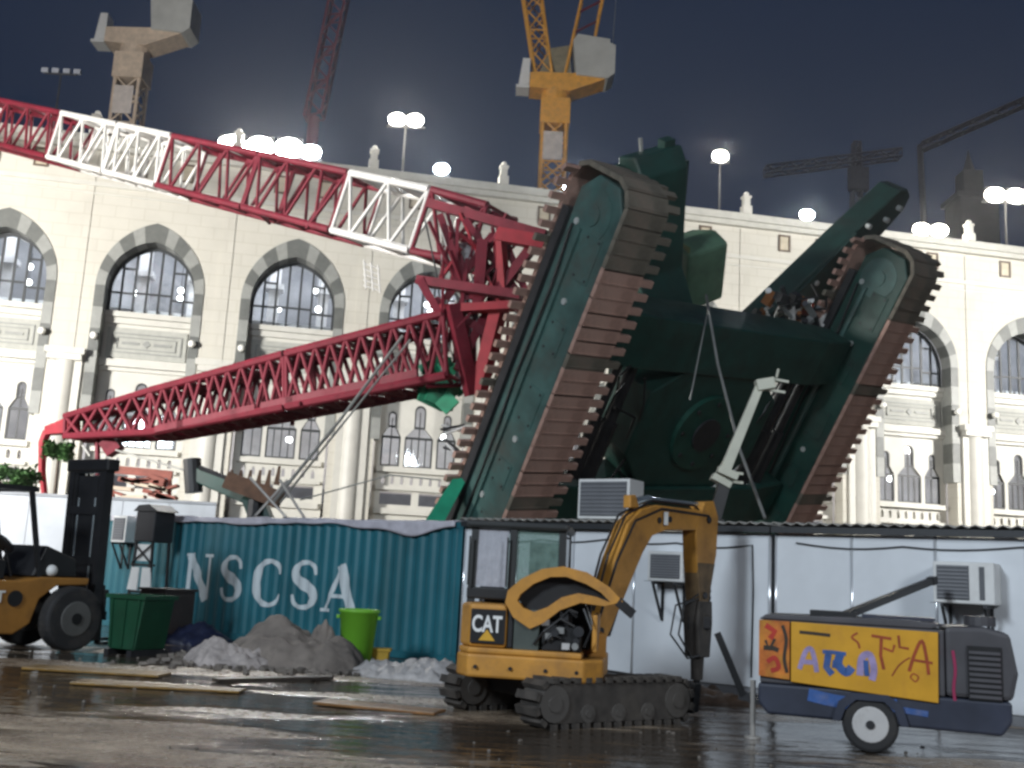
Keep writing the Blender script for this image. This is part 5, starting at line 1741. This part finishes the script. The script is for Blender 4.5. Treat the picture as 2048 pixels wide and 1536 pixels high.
# gravel, chips and mud crumbs
mb = MB()
rg = random.Random(17)
for k in range(420):
    x, y = rg.uniform(-9, 8), rg.uniform(9.3, 19)
    if 19.1 - .68 * x < y: continue
    if noise.noise((x * .35, y * .35, 4)) < .0: continue
    r_ = rg.uniform(.006, .02) * (1.8 if rg.random() < .05 else 1)
    a = rg.uniform(0, 6)
    M3 = Matrix.Rotation(a, 3, 'Z') @ Matrix.Rotation(rg.uniform(-.4, .4), 3, 'X')
    mb.box((x, y, r_ * .3), (r_ * 2, r_ * 1.4, r_), M3)
for k in range(420):
    x, y = rg.gauss(-3.5, 1.0), rg.gauss(17.6, .55)
    r_ = rg.uniform(.02, .075)
    M3 = Matrix.Rotation(rg.uniform(0, 6), 3, 'Z') @ Matrix.Rotation(rg.uniform(-.7, .7), 3, 'X')
    mb.box((x, y, r_ * .35), (r_ * 2, r_ * 1.5, r_), M3)
tag(mb.build('gravel', mat('gravel_grey', (.16, .14, .12), .7, var=.4, scale=3)), 'scattered stone chips over the wet yard', kind='stuff')

# ------------------------------------------------------------------ things seen over the container
# dark loader arm and its rusty grab behind the container
a = at(385, 945, 26.5)
la = thing('loader_crane_arm', 'dark green folded loader arm showing above the container roof', 'loader arm', (a.x, a.y, 0))
MB().beam(a, at(520, 1000, 26), .42, .34, w1=.5, h1=.42).build('arm', GREEN, la, I4, bevel=.03)
MB().tube(at(384, 918, 26.4), at(388, 985, 26.4), .22, n=12).build('knuckle', GREASE, la, I4)
MB().tube(at(400, 935, 26.2), at(500, 975, 25.9), .06, n=8).build('ram', STEEL, la, I4)
MB().beam(at(505, 990, 26), at(540, 1080, 26), .5, .5).build('pillar', GREEN, la, I4)
e = at(540, 1080, 26)
MB().beam((e.x, e.y, 0), e, .7, .7).build('base', GREASE, la, I4)
g0 = at(510, 985, 25.6)
gb_ = thing('rusty_grab', 'rusty brown toothed steel grab above the container roof', 'grab', (g0.x, g0.y, 0))
RUST = mat('rusty_steel', (.11, .055, .03), .75, var=.4, scale=3)
MB().beam(at(455, 960, 25.6), at(560, 1000, 25.6), .5, .42).build('jaw', RUST, gb_, I4)
for k in range(6):
    x = 458 + k * 19
    MB().beam(at(x, 975 - (k > 4) * 5, 25.5), at(x + 6, 940 - (k > 4) * 8, 25.5), .13, .10, w1=.05, h1=.05).build('tooth', RUST, gb_, I4)
MB().tube((g0.x, g0.y, 0), at(510, 1000, 25.6), .16, n=8).build('support', STEEL, gb_, I4)
# crossed light props on the container roof
for (x0, y0, x1, y1, Yd, lab) in ((500, 955, 575, 1012, 23.6, 'thin pale steel prop leaning right on the container roof'), (575, 960, 512, 1010, 23.7, 'thin pale steel prop leaning left across its neighbour on the container'), (560, 960, 612, 1010, 23.5, 'short pale steel prop beside the crossed pair on the container')):
    a, b = at(x0, y0, Yd), at(x1, y1, Yd - .3)
    if b.z > 2.66: b.z = 2.66
    t = thing('steel_prop', lab, 'prop', b)
    MB().tube(b, a, .03, n=8).build('tube', mat('pale_galvanised', (.42, .40, .37)), t, I4)
    MB().box(b, (.14, .14, .02)).build('foot_plate', STEEL, t, I4)
# red and orange pile behind the hoarding's end
a = at(285, 985, 29.6)
rp = thing('scrap_stack', 'stack of rusty red sheets and orange offcuts behind the hoarding', 'scrap', (a.x, a.y, 0))
RS = mat('rusty_red_sheet', (.22, .06, .04), .7, var=.35, scale=2)
OR = mat('orange_offcut', (.55, .16, .03), .6, var=.3, scale=3)
MB().lim((a.x - 1.0, a.y, 0), (a.x + 1.0, a.y + 1.2, 3.25)).build('stack_base', RS, rp, I4)
for k in range(16):
    c = at(rn4.uniform(225, 345), rn4.uniform(950, 1004), 29.5)
    MB().box(c, (rn4.uniform(.3, 1.0), .3, rn4.uniform(.05, .14)), Matrix.Rotation(rn4.uniform(-.35, .35), 3, 'Y')).build('offcut', rn4.choice([RS, OR, RS, mat('pale_offcut', (.5, .4, .3), .7)]), rp, I4)
MB().beam(at(222, 938, 29.6), at(345, 950, 29.6), .12, .22).build('top_sheet', RS, rp, I4)
MB().beam(at(222, 945, 29.6), at(226, 1010, 29.6), .1, .1).build('post', RS, rp, I4)
MB().beam(at(340, 950, 29.6), at(338, 1010, 29.6), .1, .1).build('post', RS, rp, I4)

# two small trees behind the hoarding
LEAF = mat('leaf_green', (.04, .10, .025), .6, var=.5, scale=2)
BARK = mat('bark', (.07, .05, .035), .8, var=.3)


def tree(px, py, Y, r_, label, seed):
    c = at(px, py, Y)
    rr = random.Random(seed)
    t = thing('small_tree', label, 'tree', (c.x, c.y, 0))
    MB().path([(c.x, c.y, 0), (c.x + .08, c.y, c.z * .5), (c.x, c.y, c.z)], [.10, .08, .04]).build('trunk', BARK, t, I4)
    for k in range(5):
        d = V((rr.uniform(-1, 1), rr.uniform(-1, 1), rr.uniform(0, 1))).normalized() * r_ * .8
        MB().path([c - V((0, 0, r_ * .6)), c + d], [.04, .012]).build('limb', BARK, t, I4)
    mb = MB()
    cl_ = [c + V((rr.uniform(-1, 1), rr.uniform(-1, 1), rr.uniform(-.8, .8))) * r_ * .75 for _ in range(11)]
    cl_ = [c + V(((q - c).x * 1.5, (q - c).y, (q - c).z * .8)) for q in cl_]
    for k in range(1500):
        q = rr.choice(cl_) + V((rr.gauss(0, 1), rr.gauss(0, 1), rr.gauss(0, 1))) * r_ * .17
        u = V((rr.uniform(-1, 1), rr.uniform(-1, 1), rr.uniform(-1, 1))).normalized()
        w = u.orthogonal().normalized()
        L_ = rr.uniform(.05, .11)
        mb.add([q - u * L_, q + w * L_ * .45, q + u * L_, q - w * L_ * .45], [(0, 1, 2, 3)])
    mb.build('crown', LEAF, t, I4)


tree(118, 905, 33.2, .42, 'small bright green tree top beside the bent red bar', 3)
tree(18, 962, 31.5, .62, 'dark green bushy tree behind the white hoarding', 4)

# ------------------------------------------------------------------ white boom lift beyond the cabins
Yl = 21.6
b_ = at(1440, 1120, Yl)
bl = thing('boom_lift', 'white articulated boom lift with forked head before the crane body', 'boom lift', (b_.x, b_.y, 0))
CRM = mat('cream_lift_paint', (.62, .62, .50), .45, var=.1)
MB().lim((b_.x - .9, b_.y - .8, .35), (b_.x + .9, b_.y + .8, .95)).build('chassis', CRM, bl, I4, bevel=.05)
for sx in (-1, 1):
    for sy in (-1, 1):
        MB().tube((b_.x + sx * .65, b_.y + sy * .8, .36), (b_.x + sx * .65, b_.y + sy * 1.0, .36), .36, n=18).build('wheel', RUBBER, bl, I4)
lo_, mi_, hi_ = at(1428, 1040, Yl), at(1448, 930, Yl), at(1518, 775, Yl)
MB().beam((b_.x, b_.y, .95), lo_, .35, .35).build('turret', GREASE, bl, I4)
MB().beam(lo_, at(1450, 960, Yl), .2, .24).build('lower_boom', GREASE, bl, I4)
MB().beam(at(1446, 950, Yl), hi_, .17, .22, w1=.13, h1=.17).build('upper_boom', CRM, bl, I4, bevel=.01)
MB().beam(at(1436, 938, Yl), at(1474, 955, Yl), .3, .16).build('elbow_plate', CRM, bl, I4, bevel=.01)
MB().beam(at(1424, 952, Yl), at(1460, 972, Yl), .3, .14).build('elbow_plate', CRM, bl, I4, bevel=.01)
for dy in (0, 18): MB().beam(at(1466, 945 + dy, Yl), at(1486, 948 + dy, Yl), .06, .05).build('elbow_pin', CRM, bl, I4)
MB().beam(at(1512, 772, Yl), at(1548, 766, Yl), .26, .24).build('head', CRM, bl, I4, bevel=.02)
MB().beam(at(1545, 758, Yl), at(1577, 764, Yl), .06, .05).build('fork', CRM, bl, I4)
MB().beam(at(1540, 780, Yl), at(1570, 785, Yl), .06, .05).build('fork', CRM, bl, I4)
MB().tube(at(1553, 755, Yl), at(1557, 738, Yl), .03, n=6).build('knob', CRM, bl, I4)

# ------------------------------------------------------------------ night haze
hz = MB().lim((-75, -25, -1), (130, 230, 78)).build('haze', bpy.data.materials.new('haze_volume'))
tag(hz, kind='stuff')
hm_ = hz.data.materials[0]
hm_.use_nodes = True
hn = hm_.node_tree.nodes
hn.remove(hn['Principled BSDF'])
vol = hn.new('ShaderNodeVolumePrincipled')
vol.inputs['Color'].default_value = (.9, .93, 1, 1)
vol.inputs['Density'].default_value = .00026
vol.inputs['Anisotropy'].default_value = .78
hm_.node_tree.links.new(vol.outputs[0], hn['Material Output'].inputs['Volume'])
